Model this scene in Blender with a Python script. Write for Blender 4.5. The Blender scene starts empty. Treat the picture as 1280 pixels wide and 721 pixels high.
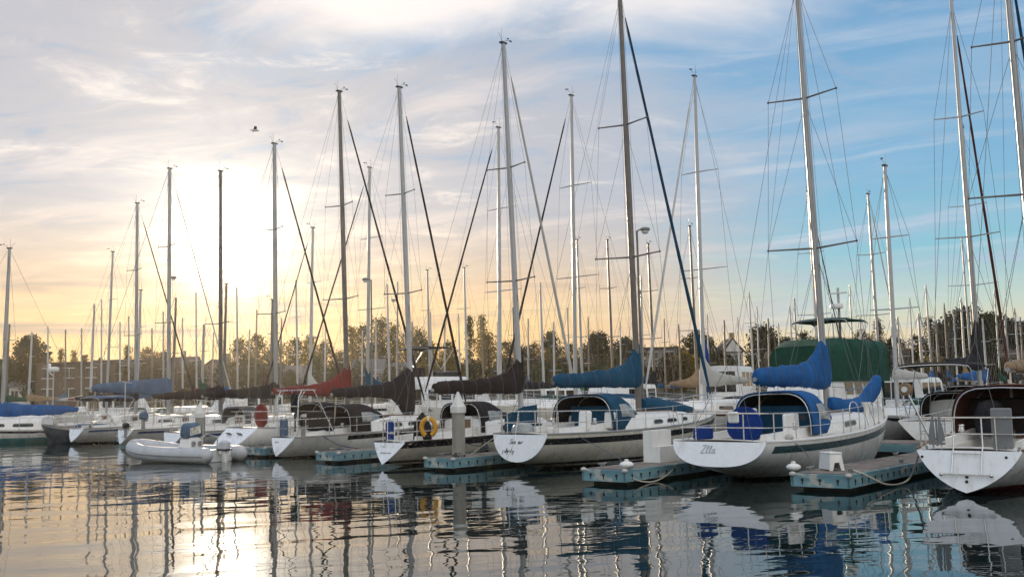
import bpy, bmesh, math, random
from mathutils import Vector, Matrix, noise

# ------------------------------------------------------------------ camera
PW, PH, F = 1280.0, 721.0, 1244.0            # photo size, focal length in photo pixels (35 mm)
EYE = Vector((0.0, 0.0, 2.15))
PITCH, ROLL = math.radians(6.0), math.radians(1.2)
_r0, _u0 = Vector((1, 0, 0)), Vector((0, -math.sin(PITCH), math.cos(PITCH)))
FWD = Vector((0, math.cos(PITCH), math.sin(PITCH)))
RGT = _r0 * math.cos(ROLL) - _u0 * math.sin(ROLL)
UPV = _u0 * math.cos(ROLL) + _r0 * math.sin(ROLL)
scene = bpy.context.scene
cam = bpy.data.cameras.new('camera'); cam.sensor_width = 36; cam.lens = 36 * F / PW
cam.clip_start = 0.1; cam.clip_end = 12000
cam_ob = bpy.data.objects.new('camera', cam); scene.collection.objects.link(cam_ob)
m = Matrix((RGT, UPV, -FWD)).transposed().to_4x4(); m.translation = EYE
cam_ob.matrix_world = m; scene.camera = cam_ob

def ray(px, py):
    return (FWD + RGT * ((px - PW / 2) / F) - UPV * ((py - PH / 2) / F))
def at_z(px, py, z):
    d = ray(px, py); return EYE + d * ((z - EYE.z) / d.z)
def at_d(px, py, dist):                       # dist along world Y
    d = ray(px, py); return EYE + d * (dist / d.y)
def proj(v):
    v = Vector(v) - EYE; k = F / v.dot(FWD)
    return (PW / 2 + v.dot(RGT) * k, PH / 2 - v.dot(UPV) * k)

# ------------------------------------------------------------------ sky, sun, exposure
SUN = ray(284, 300).normalized()
SUN_EL = math.asin(SUN.z); SUN_AZ = math.atan2(SUN.x, SUN.y)
world = bpy.data.worlds.new('World'); scene.world = world; world.use_nodes = True
nt = world.node_tree; nt.nodes.clear()
class NG:
    """tiny node graph helper"""
    def __init__(s, nt): s.nt = nt
    def n(s, t, **kw):
        o = s.nt.nodes.new(t)
        for k, v in kw.items(): setattr(o, k, v)
        return o
    def put(s, sock, v):
        if hasattr(v, 'is_output') or isinstance(v, bpy.types.NodeSocket): s.nt.links.new(v, sock)
        elif v is not None: sock.default_value = v
    def m(s, op, a, b=None, c=None, clamp=False):
        o = s.n('ShaderNodeMath', operation=op); o.use_clamp = clamp
        s.put(o.inputs[0], a); s.put(o.inputs[1], b); s.put(o.inputs[2], c); return o.outputs[0]
    def v(s, op, a, b=None):
        o = s.n('ShaderNodeVectorMath', operation=op)
        s.put(o.inputs[0], a); s.put(o.inputs[1], b)
        return o.outputs['Value'] if op in ('DOT_PRODUCT', 'LENGTH') else o.outputs[0]
    def mix(s, f, a, b, mode='MIX'):
        o = s.n('ShaderNodeMix', data_type='RGBA', blend_type=mode)
        s.put(o.inputs[0], f); s.put(o.inputs[6], a); s.put(o.inputs[7], b); return o.outputs[2]
    def ramp(s, f, stops, interp='LINEAR'):
        o = s.n('ShaderNodeValToRGB'); cr = o.color_ramp; cr.interpolation = interp
        while len(cr.elements) < len(stops): cr.elements.new(0.5)
        for e, (p, c) in zip(cr.elements, stops):
            e.position = p; e.color = (c[0], c[1], c[2], 1) if hasattr(c, '__len__') else (c, c, c, 1)
        s.put(o.inputs[0], f); return o.outputs[0]
    def noise(s, vec, scale, detail=4, rough=0.5, dist=0.0, lac=2.0):
        o = s.n('ShaderNodeTexNoise'); s.put(o.inputs['Vector'], vec)
        o.inputs['Scale'].default_value = scale; o.inputs['Detail'].default_value = detail
        o.inputs['Roughness'].default_value = rough; o.inputs['Distortion'].default_value = dist
        o.inputs['Lacunarity'].default_value = lac
        return o.outputs['Fac']
    def mapr(s, f, a, b, c=0.0, d=1.0, smooth=True):
        o = s.n('ShaderNodeMapRange'); o.interpolation_type = 'SMOOTHSTEP' if smooth else 'LINEAR'
        s.put(o.inputs[0], f)
        for i, x in zip((1, 2, 3, 4), (a, b, c, d)): s.put(o.inputs[i], x)
        return o.outputs[0]
    def xyz(s, x, y, z):
        o = s.n('ShaderNodeCombineXYZ')
        for i, q in enumerate((x, y, z)): s.put(o.inputs[i], q)
        return o.outputs[0]
    def sep(s, vec):
        o = s.n('ShaderNodeSeparateXYZ'); s.put(o.inputs[0], vec); return o.outputs
def rgb(r, g, b): return (r, g, b, 1.0)

G = NG(nt)
sky = G.n('ShaderNodeTexSky', sky_type='NISHITA')
sky.sun_disc = False; sky.sun_elevation = SUN_EL; sky.sun_rotation = SUN_AZ
sky.air_density = 1.0; sky.dust_density = 1.2; sky.ozone_density = 1.5
D = G.n('ShaderNodeTexCoord').outputs['Generated']
D = G.v('NORMALIZE', D)
dx, dy, dz = G.sep(D)
c_sun = G.m('MAXIMUM', G.v('DOT_PRODUCT', D, tuple(SUN)), 0.0)
elev = G.m('MAXIMUM', dz, 0.0)
# clouds on a flat layer high overhead: perspective streaks towards the horizon
k = G.m('DIVIDE', 1.0, G.m('ADD', elev, 0.10))
px_, py_ = G.m('MULTIPLY', dx, k), G.m('MULTIPLY', dy, k)
P = G.xyz(px_, py_, 0.0)
BACK_FILL = (1.26, 1.23, 1.22)
dot = G.v('DOT_PRODUCT', D, tuple(SUN))
clear = G.ramp(G.mapr(elev, 0.0, 0.5, 0, 1, False), [
    (0.0, (0.98, 0.62, 0.28)), (0.08, (0.88, 0.70, 0.44)), (0.15, (0.58, 0.69, 0.60)), (0.26, (0.27, 0.57, 0.69)),
    (0.42, (0.22, 0.47, 0.69)), (0.70, (0.18, 0.39, 0.64)), (1.0, (0.14, 0.30, 0.56))])
nish = G.mix(1.0, sky.outputs[0], rgb(0.045, 0.05, 0.065), 'MULTIPLY')
base = G.mix(0.88, nish, clear)
# high thin cloud: broad lavender veil, thick towards the sun, plus combed wisps
warp = G.noise(P, 0.7, 3, 0.5)
P2 = G.v('ADD', P, G.xyz(G.m('MULTIPLY', warp, 0.9), G.m('MULTIPLY', warp, 0.5), 0.0))
rot = G.n('ShaderNodeVectorRotate'); rot.inputs['Angle'].default_value = math.radians(28); G.put(rot.inputs['Vector'], P2)
Pw = G.v('MULTIPLY', rot.outputs[0], (0.55, 1.5, 1.0))
veil = G.noise(G.v('ADD', Pw, (3.3, 1.2, 0)), 0.8, 8, 0.62)
wisp = G.noise(G.v('MULTIPLY', Pw, (0.9, 1.7, 1)), 1.4, 9, 0.62)
near = G.mapr(dot, 0.80, 0.985)
veil_m = G.mapr(G.m('ADD', veil, G.m('MULTIPLY', near, 0.26)), 0.47, 0.74)
wisp_m = G.m('MULTIPLY', G.mapr(wisp, 0.50, 0.72), 0.55)
veil_c = G.mix(near, rgb(0.40, 0.52, 0.66), rgb(0.52, 0.505, 0.54))
wisp_c = G.mix(near, rgb(0.60, 0.65, 0.74), rgb(0.86, 0.76, 0.72))
s1 = G.mix(G.m('MULTIPLY', veil_m, 0.9), base, veil_c)
# broken, mottled patches towards the sun: blue-grey gaps and pale lit lumps
mot = G.noise(G.v('MULTIPLY', P2, (1.0, 1.5, 1.0)), 2.6, 9, 0.64, 0.5)
s1 = G.mix(G.m('MULTIPLY', G.mapr(mot, 0.47, 0.30), G.m('MULTIPLY', G.mapr(elev, 0.10, 0.26), 0.72)), s1, rgb(0.31, 0.44, 0.60))
s1 = G.mix(G.m('MULTIPLY', G.mapr(mot, 0.52, 0.74), G.m('MULTIPLY', near, 0.75)), s1, rgb(0.92, 0.83, 0.77))
s2 = G.mix(wisp_m, s1, wisp_c)
# sunlit cream cloud bank high in the view
bank = G.mapr(G.m('ADD', G.m('ADD', elev, G.m('MULTIPLY', dx, -0.03)), G.m('MULTIPLY', G.noise(P2, 1.3, 7, 0.55), 0.16)), 0.405, 0.465)
bank_m = G.m('MULTIPLY', bank, G.mapr(G.m('ABSOLUTE', G.m('SUBTRACT', dx, 0.03)), 0.18, 0.34, 1.0, 0.0))
s3 = G.mix(G.m('MULTIPLY', bank_m, 0.85), s2, rgb(1.02, 0.93, 0.87))
# low stratus bars near the horizon, towards the sun
Pb = G.xyz(G.m('MULTIPLY', dx, 2.2), G.m('MULTIPLY', elev, 26.0), 2.0)
bar = G.m('MULTIPLY', G.mapr(G.noise(Pb, 1.2, 5, 0.55, 0.6), 0.50, 0.66), G.mapr(G.m('ABSOLUTE', G.m('SUBTRACT', elev, 0.075)), 0.02, 0.055, 1.0, 0.0))
warm_low = G.m('MULTIPLY', G.mapr(dot, 0.82, 0.98), G.mapr(elev, 0.02, 0.21, 1.0, 0.0))
s4 = G.mix(G.m('MULTIPLY', warm_low, 0.9), s3, rgb(1.0, 0.60, 0.20))
s5 = G.mix(G.m('MULTIPLY', bar, G.m('MULTIPLY', G.mapr(dot, 0.86, 0.95), 0.9)), s4, rgb(0.36, 0.30, 0.29))
# aureole of the veiled sun, dimmed and brightened by the cloud it shines through
GL = G.mapr(mot, 0.34, 0.66, 0.72, 1.2)
def lobe(n, amp, col):
    return G.mix(1.0, G.xyz(*[G.m('MULTIPLY', G.m('MULTIPLY', G.m('POWER', c_sun, n), GL), amp * q) for q in col]), rgb(1, 1, 1), 'MULTIPLY')
s6 = G.mix(1.0, s5, lobe(1500, 4.0, (1.0, 0.92, 0.78)), 'ADD')
s6 = G.mix(1.0, s6, lobe(260, 0.38, (1.0, 0.84, 0.58)), 'ADD')
s6 = G.mix(1.0, s6, lobe(36, 0.22, (1.0, 0.83, 0.58)), 'ADD')
# unseen sky opposite the sun: brightness added to fill the sterns with light
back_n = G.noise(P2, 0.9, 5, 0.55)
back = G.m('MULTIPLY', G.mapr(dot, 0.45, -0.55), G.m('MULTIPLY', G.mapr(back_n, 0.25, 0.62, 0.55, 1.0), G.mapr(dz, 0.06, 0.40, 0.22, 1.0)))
s7 = G.mix(back, s6, rgb(*BACK_FILL))
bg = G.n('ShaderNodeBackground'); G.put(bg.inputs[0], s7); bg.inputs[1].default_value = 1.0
# the Nishita sky enters at strength 0.05 x 0.12, the cloud layers carry the rest
out = G.n('ShaderNodeOutputWorld'); nt.links.new(bg.outputs[0], out.inputs[0])
sun = bpy.data.lights.new('sun', 'SUN'); sun.energy = 3.8; sun.angle = math.radians(0.6); sun.color = (1.0, 0.80, 0.56)
sun_ob = bpy.data.objects.new('sun', sun); scene.collection.objects.link(sun_ob)
sun_ob.rotation_euler = SUN.to_track_quat('Z', 'Y').to_euler()
vs = scene.view_settings; vs.view_transform = 'Standard'; vs.look = 'None'; vs.exposure = 0.1; vs.gamma = 1.0
# ------------------------------------------------------------------ materials
random.seed(7)
R = random.Random(11)
MATS = {}
def mat(name, col, rough=0.5, metal=0.0, mottle=0.10, scale=3.0, bump=0.0, bscale=None, spec=0.5, stretch=(1, 1, 1), wet=None, dirt=None, trans=0.0, weave=0.0):
    """procedural principled material: two octaves of mottling, optional bump, optional stain below a height (wet)"""
    if name in MATS: return MATS[name]
    M = bpy.data.materials.new(name); M.use_nodes = True; g = NG(M.node_tree); N = M.node_tree.nodes
    b = N['Principled BSDF']
    oi = g.n('ShaderNodeObjectInfo')
    co = g.v('MULTIPLY', g.n('ShaderNodeTexCoord').outputs['Object'], stretch)
    co = g.v('ADD', co, g.xyz(g.m('MULTIPLY', oi.outputs['Random'], 37.0), 0.0, 0.0))
    n1 = g.noise(co, scale, 6, 0.6)
    lo = [c * (1 - mottle * 1.6) for c in col]; hi = [min(1, c * (1 + mottle)) for c in col]
    c = g.ramp(n1, [(0.28, lo), (0.72, hi)])
    if dirt:
        n3 = g.noise(g.v('MULTIPLY', co, (1.0, 1.0, 0.25)), dirt[1], 7, 0.65)
        c = g.mix(g.m('MULTIPLY', g.mapr(n3, 0.52, 0.72), dirt[2]), c, rgb(*dirt[0]))
    if wet:
        z = g.sep(g.n('ShaderNodeNewGeometry').outputs['Position'])[2]
        zz = g.m('ADD', z, g.m('MULTIPLY', g.m('SUBTRACT', n1, 0.5), wet[2]))
        c = g.mix(g.mapr(zz, wet[1], wet[1] + 0.02, 1.0, 0.0), c, rgb(*wet[0]))
    g.put(b.inputs['Base Color'], c)
    rr = g.mapr(g.noise(co, scale * 2.3, 4, 0.6), 0.3, 0.7, max(0.02, rough - 0.10), min(1, rough + 0.10))
    g.put(b.inputs['Roughness'], rr)
    b.inputs['Metallic'].default_value = metal
    b.inputs['Specular IOR Level'].default_value = spec
    if trans:
        b.inputs['Transmission Weight'].default_value = trans
    if bump:
        bn = g.n('ShaderNodeBump'); bn.inputs['Strength'].default_value = bump; bn.inputs['Distance'].default_value = 0.03
        h = g.noise(co, bscale or scale * 4, 5, 0.6)
        g.put(bn.inputs['Height'], h); g.put(b.inputs['Normal'], bn.outputs[0])
    MATS[name] = M
    return M

def hullmat(name, col, bottom=(0.03, 0.02, 0.02), boot=None, zb=0.07, rust=0.6):
    """gelcoat with streaks, a boot stripe and bottom paint at the waterline"""
    if name in MATS: return MATS[name]
    M = bpy.data.materials.new(name); M.use_nodes = True; g = NG(M.node_tree); b = M.node_tree.nodes['Principled BSDF']
    co = g.n('ShaderNodeTexCoord').outputs['Object']; z = g.sep(co)[2]
    n1 = g.noise(g.v('MULTIPLY', co, (1, 1, 0.3)), 2.2, 7, 0.62)
    n2 = g.noise(g.v('MULTIPLY', co, (3.0, 3.0, 0.22)), 2.5, 6, 0.7)
    c = g.ramp(n1, [(0.30, [q * 0.84 for q in col]), (0.70, col)])
    low = g.mapr(z, 0.02, 0.75, 1.0, 0.25)
    c = g.mix(g.m('MULTIPLY', g.m('MULTIPLY', g.mapr(n2, 0.48, 0.66), low), rust), c, rgb(0.30, 0.24, 0.15))
    if boot: c = g.mix(g.m('MULTIPLY', g.m('GREATER_THAN', z, zb + 0.05), g.m('LESS_THAN', z, zb + 0.13)), c, rgb(*boot))
    zz = g.m('ADD', z, g.m('MULTIPLY', n2, 0.05))
    c = g.mix(g.mapr(zz, zb + 0.015, zb + 0.035, 0.9, 0.0), c, rgb(0.13, 0.11, 0.06))
    c = g.mix(g.m('LESS_THAN', z, zb), c, rgb(*bottom))
    g.put(b.inputs['Base Color'], c)
    g.put(b.inputs['Roughness'], g.mapr(n1, 0.3, 0.7, 0.18, 0.36))
    MATS[name] = M
    return M

GEL = mat('gelcoat_white', (0.78, 0.77, 0.74), 0.35, mottle=0.05, scale=2.5, dirt=((0.42, 0.39, 0.33), 3.5, 0.35))
TRANSOM = mat('transom_white', (0.84, 0.85, 0.86), 0.28, mottle=0.03, scale=3, dirt=((0.47, 0.43, 0.35), 3.2, 0.5))
DECK = mat('deck_offwhite', (0.66, 0.64, 0.58), 0.6, mottle=0.10, scale=5, bump=0.15, dirt=((0.33, 0.30, 0.25), 3.0, 0.4))
TEAK = mat('teak', (0.20, 0.115, 0.06), 0.6, mottle=0.25, scale=6, stretch=(0.4, 6, 6), bump=0.2)
STEEL = mat('stainless_steel', (0.62, 0.61, 0.60), 0.28, 0.9, mottle=0.08, scale=8)
ALU = mat('anodised_aluminium', (0.36, 0.355, 0.35), 0.42, 0.65, mottle=0.10, scale=3, stretch=(3, 3, 0.4))
ALUW = mat('white_painted_spar', (0.42, 0.42, 0.42), 0.4, 0.0, mottle=0.06, scale=3)
ALUD = mat('dark_anodised_spar', (0.16, 0.145, 0.13), 0.4, 0.4, mottle=0.15, scale=3)
ALUB = mat('bronze_anodised_spar', (0.17, 0.145, 0.125), 0.42, 0.35, mottle=0.15, scale=3)
WIRE = mat('rigging_wire', (0.13, 0.13, 0.135), 0.8, 0.0, mottle=0.05, spec=0.15)
LIFEW = mat('coated_lifeline', (0.62, 0.62, 0.60), 0.5, mottle=0.05)
GLASS = mat('tinted_window', (0.012, 0.014, 0.016), 0.08, mottle=0.2, spec=0.7)
VINYL = mat('cloudy_vinyl', (0.30, 0.32, 0.32), 0.12, mottle=0.25, scale=5, spec=0.6)
BLACKP = mat('black_plastic', (0.018, 0.018, 0.018), 0.45, mottle=0.15)
GREYP = mat('grey_plastic', (0.22, 0.22, 0.22), 0.5, mottle=0.1)
WHITEP = mat('white_plastic', (0.78, 0.77, 0.73), 0.42, mottle=0.05, dirt=((0.45, 0.41, 0.33), 5, 0.35))
ROPE = mat('white_rope', (0.55, 0.51, 0.42), 0.85, mottle=0.25, scale=30)
ROPED = mat('dark_rope', (0.10, 0.12, 0.16), 0.85, mottle=0.3, scale=30)
RED = mat('red_plastic', (0.42, 0.05, 0.04), 0.45)
def cloth(name, col, fade=0.16, bump=0.35):
    return mat('canvas_' + name, col, 0.86, mottle=fade, scale=2.2, bump=bump, bscale=7, spec=0.25, dirt=([min(1, c * 1.45 + 0.004) for c in col], 2.6, 0.5))
C_BLUE = cloth('pacific_blue', (0.010, 0.085, 0.255))
C_NAVY = cloth('deep_teal_blue', (0.008, 0.060, 0.115))
C_DARK = cloth('black', (0.016, 0.015, 0.017))
C_LEAD = cloth('lead_grey', (0.09, 0.09, 0.095))
C_BROWN = cloth('dark_brown', (0.022, 0.015, 0.014))
C_MAROON = cloth('maroon', (0.165, 0.022, 0.022))
C_GREEN = cloth('forest_green', (0.008, 0.055, 0.035))
C_JADE = cloth('jade_green', (0.02, 0.25, 0.13))
C_SLATE = cloth('slate_blue', (0.075, 0.125, 0.20))
C_GREY = cloth('pale_grey', (0.48, 0.47, 0.44), 0.08)
C_TAN = cloth('tan', (0.26, 0.18, 0.11))
C_BURG = cloth('burgundy_brown', (0.085, 0.026, 0.016))
C_ROYAL = cloth('royal_blue', (0.006, 0.035, 0.19))
C_INSIDE = cloth('canvas_lining', (0.012, 0.028, 0.030))
H_WHITE = hullmat('hull_white', (0.74, 0.73, 0.69))
H_CREAM = hullmat('hull_cream', (0.70, 0.66, 0.55), boot=(0.03, 0.03, 0.035))
H_BLUEB = hullmat('hull_white_blue_boot', (0.74, 0.73, 0.70), boot=(0.02, 0.07, 0.16))
H_RED = hullmat('hull_white_red_bottom', (0.76, 0.74, 0.72), bottom=(0.15, 0.02, 0.03), boot=None, zb=0.13)
H_TEAL = hullmat('hull_white_teal_bottom', (0.72, 0.70, 0.66), bottom=(0.04, 0.20, 0.22), zb=0.28)
H_NAVY = hullmat('hull_dark_blue', (0.015, 0.03, 0.06), rust=0.1)
H_GREEN = hullmat('hull_dark_green', (0.02, 0.06, 0.045), rust=0.1)

# ------------------------------------------------------------------ mesh building
COL = scene.collection
class MB:
    def __init__(s): s.v = []; s.f = []
    def add(s, vs, fs):
        o = len(s.v); s.v += [Vector(p) for p in vs]; s.f += [[i + o for i in f] for f in fs]; return s
    def box(s, c, size, rz=0.0, ry=0.0, rx=0.0, taper=1.0, bev=0.0):
        x, y, z = [q / 2 for q in size]; R3 = Matrix.Rotation(rz, 3, 'Z') @ Matrix.Rotation(ry, 3, 'Y') @ Matrix.Rotation(rx, 3, 'X'); c = Vector(c)
        if bev <= 0:
            vs = [(-x, -y, -z), (x, -y, -z), (x, y, -z), (-x, y, -z), (-x * taper, -y * taper, z), (x * taper, -y * taper, z), (x * taper, y * taper, z), (-x * taper, y * taper, z)]
            return s.add([c + R3 @ Vector(p) for p in vs], [(3, 2, 1, 0), (4, 5, 6, 7), (0, 1, 5, 4), (1, 2, 6, 5), (2, 3, 7, 6), (3, 0, 4, 7)])
        rings = []
        b = min(bev, x * .9, y * .9, z * .9)
        for zz, ins in ((-z, b), (-z + b, 0), (z - b, 0), (z, b)):
            k = 1 + (taper - 1) * (zz + z) / (2 * z)
            X, Y = x * k - ins, y * k - ins; q = b * 0.6 if ins == 0 else b * 0.3
            rings.append([c + R3 @ Vector(p + (zz,)) for p in ((X - q, -Y), (X, -Y + q), (X, Y - q), (X - q, Y), (-X + q, Y), (-X, Y - q), (-X, -Y + q), (-X + q, -Y))])
        return s.loft(rings, True, True)
    def loft(s, rings, closed=True, caps=False):
        n = len(rings[0]); o = len(s.v)
        for r in rings: s.v += [Vector(p) for p in r]
        m = n if closed else n - 1
        for i in range(len(rings) - 1):
            for j in range(m):
                a = o + i * n + j; b = o + i * n + (j + 1) % n
                s.f.append([a, b, b + n, a + n])
        if caps:
            s.f.append([o + j for j in range(n)][::-1]); e = o + (len(rings) - 1) * n; s.f.append([e + j for j in range(n)])
        return s
    def tube(s, pts, r, n=6, r2=None, ovl=None):
        pts = [Vector(p) for p in pts]; N = len(pts); rings = []
        T = [(pts[min(i + 1, N - 1)] - pts[max(i - 1, 0)]).normalized() for i in range(N)]
        up = Vector((0, 0, 1)) if abs(T[0].z) < 0.9 else Vector((1, 0, 0))
        for i in range(N):
            a = up - T[i] * up.dot(T[i])
            if a.length < 1e-4: a = Vector((0, 1, 0)).cross(T[i])
            a.normalize(); b = T[i].cross(a); up = a
            q = r + ((r2 - r) * i / (N - 1) if r2 is not None else 0)
            kx = ovl or 1.0
            rings.append([pts[i] + a * (q * kx * math.cos(t)) + b * (q * math.sin(t)) for t in [2 * math.pi * j / n for j in range(n)]])
        return s.loft(rings, True, True)
    def lathe(s, c, prof, n=16, axis='Z'):
        c = Vector(c); rings = []
        for r, z in prof:
            ring = []
            for j in range(n):
                t = 2 * math.pi * j / n; p = Vector((r * math.cos(t), r * math.sin(t), z))
                if axis == 'X': p = Vector((z, p.x, p.y))
                if axis == 'Y': p = Vector((p.x, z, p.y))
                ring.append(c + p)
            rings.append(ring)
        return s.loft(rings, True, True)
    def ball(s, c, r, sc=(1, 1, 1), n=12):
        pr = [(max(1e-4, r * math.sin(math.pi * i / 8)), -r * math.cos(math.pi * i / 8)) for i in range(9)]
        o = len(s.v); s.lathe((0, 0, 0), pr, n)
        for i in range(o, len(s.v)): s.v[i] = Vector(c) + Vector([a * b for a, b in zip(s.v[i], sc)])
        return s
    def slab(s, outline, nrm, th):
        """flat polygon with thickness along nrm"""
        o = [Vector(p) for p in outline]; k = Vector(nrm).normalized() * th; n = len(o)
        return s.loft([o, [p + k for p in o]], True, True)
    def build(s, name, material, parent=None, smooth=0, solid=0.0):
        me = bpy.data.meshes.new(name); me.from_pydata([tuple(p) for p in s.v], [], s.f); me.update()
        bm = bmesh.new(); bm.from_mesh(me); bmesh.ops.remove_doubles(bm, verts=bm.verts, dist=0.0004)
        bmesh.ops.recalc_face_normals(bm, faces=bm.faces); bm.to_mesh(me); bm.free()
        me.materials.append(material)
        if smooth:
            me.shade_smooth(); me.set_sharp_from_angle(angle=math.radians(smooth))
        ob = bpy.data.objects.new(name, me); COL.objects.link(ob)
        if parent is not None: ob.parent = parent
        if solid:
            md = ob.modifiers.new('thickness', 'SOLIDIFY'); md.thickness = solid; md.offset = 0
        return ob
def tag(o, label, cat, group=None):
    o['label'] = label; o['category'] = cat
    if group: o['group'] = group
    return o
def thing(name, label, cat, loc=(0, 0, 0), rz=0.0, group=None):
    o = bpy.data.objects.new(name, None); COL.objects.link(o); o.empty_display_size = 0.3
    o.location = loc; o.rotation_euler = (0, 0, rz); return tag(o, label, cat, group)
def struct(name, mb, material, smooth=0):
    o = mb.build(name, material, None, smooth); o['kind'] = 'structure'; return o
def dup(o, loc=None, rz=None, scale=None, label=None, parent=None):
    c = o.copy(); COL.objects.link(c)
    if parent is not None: c.parent = parent
    if loc is not None: c.location = loc
    if rz is not None: c.rotation_euler = (0, 0, rz)
    if scale is not None: c.scale = scale
    if label: c['label'] = label
    for ch in list(o.children): dup(ch, parent=c)
    return c
def sm(a, b, x):
    t = min(1, max(0, (x - a) / (b - a))); return t * t * (3 - 2 * t)
def lerp(a, b, t): return a + (b - a) * t
def spline(pts, n=6):
    """Catmull-Rom through pts"""
    P = [Vector(p) for p in pts]; P = [P[0] * 2 - P[1]] + P + [P[-1] * 2 - P[-2]]; out = []
    for i in range(1, len(P) - 2):
        for k in range(n):
            t = k / n; a, b, c, d = P[i - 1:i + 3]
            out.append(0.5 * ((2 * b) + (c - a) * t + (2 * a - 5 * b + 4 * c - d) * t * t + (3 * b - a - 3 * c + d) * t ** 3))
    out.append(P[-2]); return out
def interp(tab, x):
    for (a, *p), (b, *q) in zip(tab, tab[1:]):
        if x <= b:
            t = max(0, (x - a) / (b - a)); t = t * t * (3 - 2 * t) * 0.5 + t * 0.5
            return [lerp(u, w, t) for u, w in zip(p, q)]
    return list(tab[-1][1:])
# ------------------------------------------------------------------ setting: water, far shore
def water_material():
    M = bpy.data.materials.new('harbour_water'); M.use_nodes = True; g = NG(M.node_tree); b = M.node_tree.nodes['Principled BSDF']
    b.inputs['Base Color'].default_value = (0.006, 0.016, 0.016, 1); b.inputs['Roughness'].default_value = 0.015
    b.inputs['IOR'].default_value = 1.333; b.inputs['Specular IOR Level'].default_value = 0.5
    co = g.n('ShaderNodeTexCoord').outputs['Object']
    r = g.n('ShaderNodeVectorRotate'); r.inputs['Angle'].default_value = math.radians(-17); g.put(r.inputs['Vector'], co)
    q = g.v('MULTIPLY', r.outputs[0], (0.50, 1.0, 1.0))
    big = g.noise(q, 0.55, 2, 0.45, 0.3)
    mid = g.noise(g.v('MULTIPLY', r.outputs[0], (0.7, 1.1, 1)), 1.8, 2, 0.5, 0.5)
    fine = g.noise(g.v('MULTIPLY', co, (0.6, 1.2, 1)), 6.0, 2, 0.5)
    patch = g.mapr(g.noise(co, 0.10, 3, 0.5), 0.38, 0.62, 0.35, 1.0)
    h = g.m('ADD', g.m('MULTIPLY', big, 0.050), g.m('MULTIPLY', g.m('ADD', g.m('MULTIPLY', mid, 0.0100), g.m('MULTIPLY', fine, 0.0005)), patch))
    bp = g.n('ShaderNodeBump'); bp.inputs['Distance'].default_value = 1.0; bp.inputs['Strength'].default_value = WATER_BUMP
    g.put(bp.inputs['Height'], h); g.put(b.inputs['Normal'], bp.outputs[0])
    return M
WATER_BUMP = 0.58
w = MB().add([(-560, -260, 0), (560, -260, 0), (560, 420, 0), (-560, 420, 0)], [(0, 1, 2, 3)])
struct('water', w, water_material())

# shore: the bank follows the line of the docks, to the left and away
U = Vector((0.65, 0.76, 0)).normalized()         # the way the front row's bows point
Wd = Vector((-U.y, U.x, 0))                       # along the docks, to the left and away
UANG = math.atan2(U.y, U.x)
EARTH = mat('earth_and_grass', (0.075, 0.07, 0.035), 0.95, mottle=0.35, scale=0.12, bump=0.3, bscale=0.6, dirt=((0.04, 0.055, 0.02), 0.05, 0.8))
RIPRAP = mat('shore_rocks', (0.10, 0.09, 0.08), 0.9, mottle=0.45, scale=1.1, bump=0.9, bscale=1.5)
bank = MB(); rings = []
NB = 60
for i in range(NB + 1):
    x = lerp(-420, 420, i / NB); y0 = 146 + 0.00018 * x * x - 0.10 * x + 3.0 * noise.noise(Vector((x * 0.02, 3, 0)))
    j = noise.noise(Vector((x * 0.11, 0, 5)))
    rings.append([(x, y0, -1.0), (x, y0 + 1.5, 0.5 + .2 * j), (x, y0 + 4, 1.7 + .3 * j), (x, y0 + 9, 2.1), (x, y0 + 40, 2.8 + j), (x, y0 + 120, 4.0 + j)])
struct('shore_bank', bank.loft(rings, False), EARTH, 60)
g_ = MB().add([(-560, 255, 2.6), (560, 255, 2.6), (560, 420, 2.6), (-560, 420, 2.6)], [(0, 1, 2, 3)])
struct('ground', g_, EARTH)
def shore_y(x): return 146 + 0.00018 * x * x - 0.10 * x
# ------------------------------------------------------------------ evening haze
HM = bpy.data.materials.new('haze'); HM.use_nodes = True; HN = HM.node_tree; HN.nodes.remove(HN.nodes['Principled BSDF'])
pv = HN.nodes.new('ShaderNodeVolumePrincipled'); pv.inputs['Color'].default_value = (1.0, 0.92, 0.78, 1); pv.inputs['Density'].default_value = 0.00012; pv.inputs['Anisotropy'].default_value = 0.78
HN.links.new(pv.outputs[0], HN.nodes['Material Output'].inputs['Volume'])
hz = MB().box((0, 85, 9.0), (1200, 720, 24)).build('haze', HM); hz['kind'] = 'stuff'
# ------------------------------------------------------------------ far shore: houses and trees
BARK = mat('bark', (0.055, 0.042, 0.032), .95, mottle=.3, scale=2)
def leafmat(name, cols, trans=.6):
    M = bpy.data.materials.new('leaves_' + name); M.use_nodes = True; N = M.node_tree.nodes; g = NG(M.node_tree); b = N['Principled BSDF']
    oi = g.n('ShaderNodeObjectInfo'); co = g.n('ShaderNodeTexCoord').outputs['Object']
    n = g.noise(g.v('ADD', co, g.xyz(g.m('MULTIPLY', oi.outputs['Random'], 50.0), 0.0, 0.0)), .55, 5, .65)
    c = g.ramp(n, [(.30, cols[0]), (.52, cols[1]), (.72, cols[2])])
    g.put(b.inputs['Base Color'], c); b.inputs['Roughness'].default_value = .7; b.inputs['Specular IOR Level'].default_value = .2
    t = g.n('ShaderNodeBsdfTranslucent'); g.put(t.inputs['Color'], c)
    mx = g.n('ShaderNodeMixShader'); mx.inputs[0].default_value = trans
    M.node_tree.links.new(b.outputs[0], mx.inputs[1]); M.node_tree.links.new(t.outputs[0], mx.inputs[2]); M.node_tree.links.new(mx.outputs[0], N['Material Output'].inputs[0])
    return M
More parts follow.
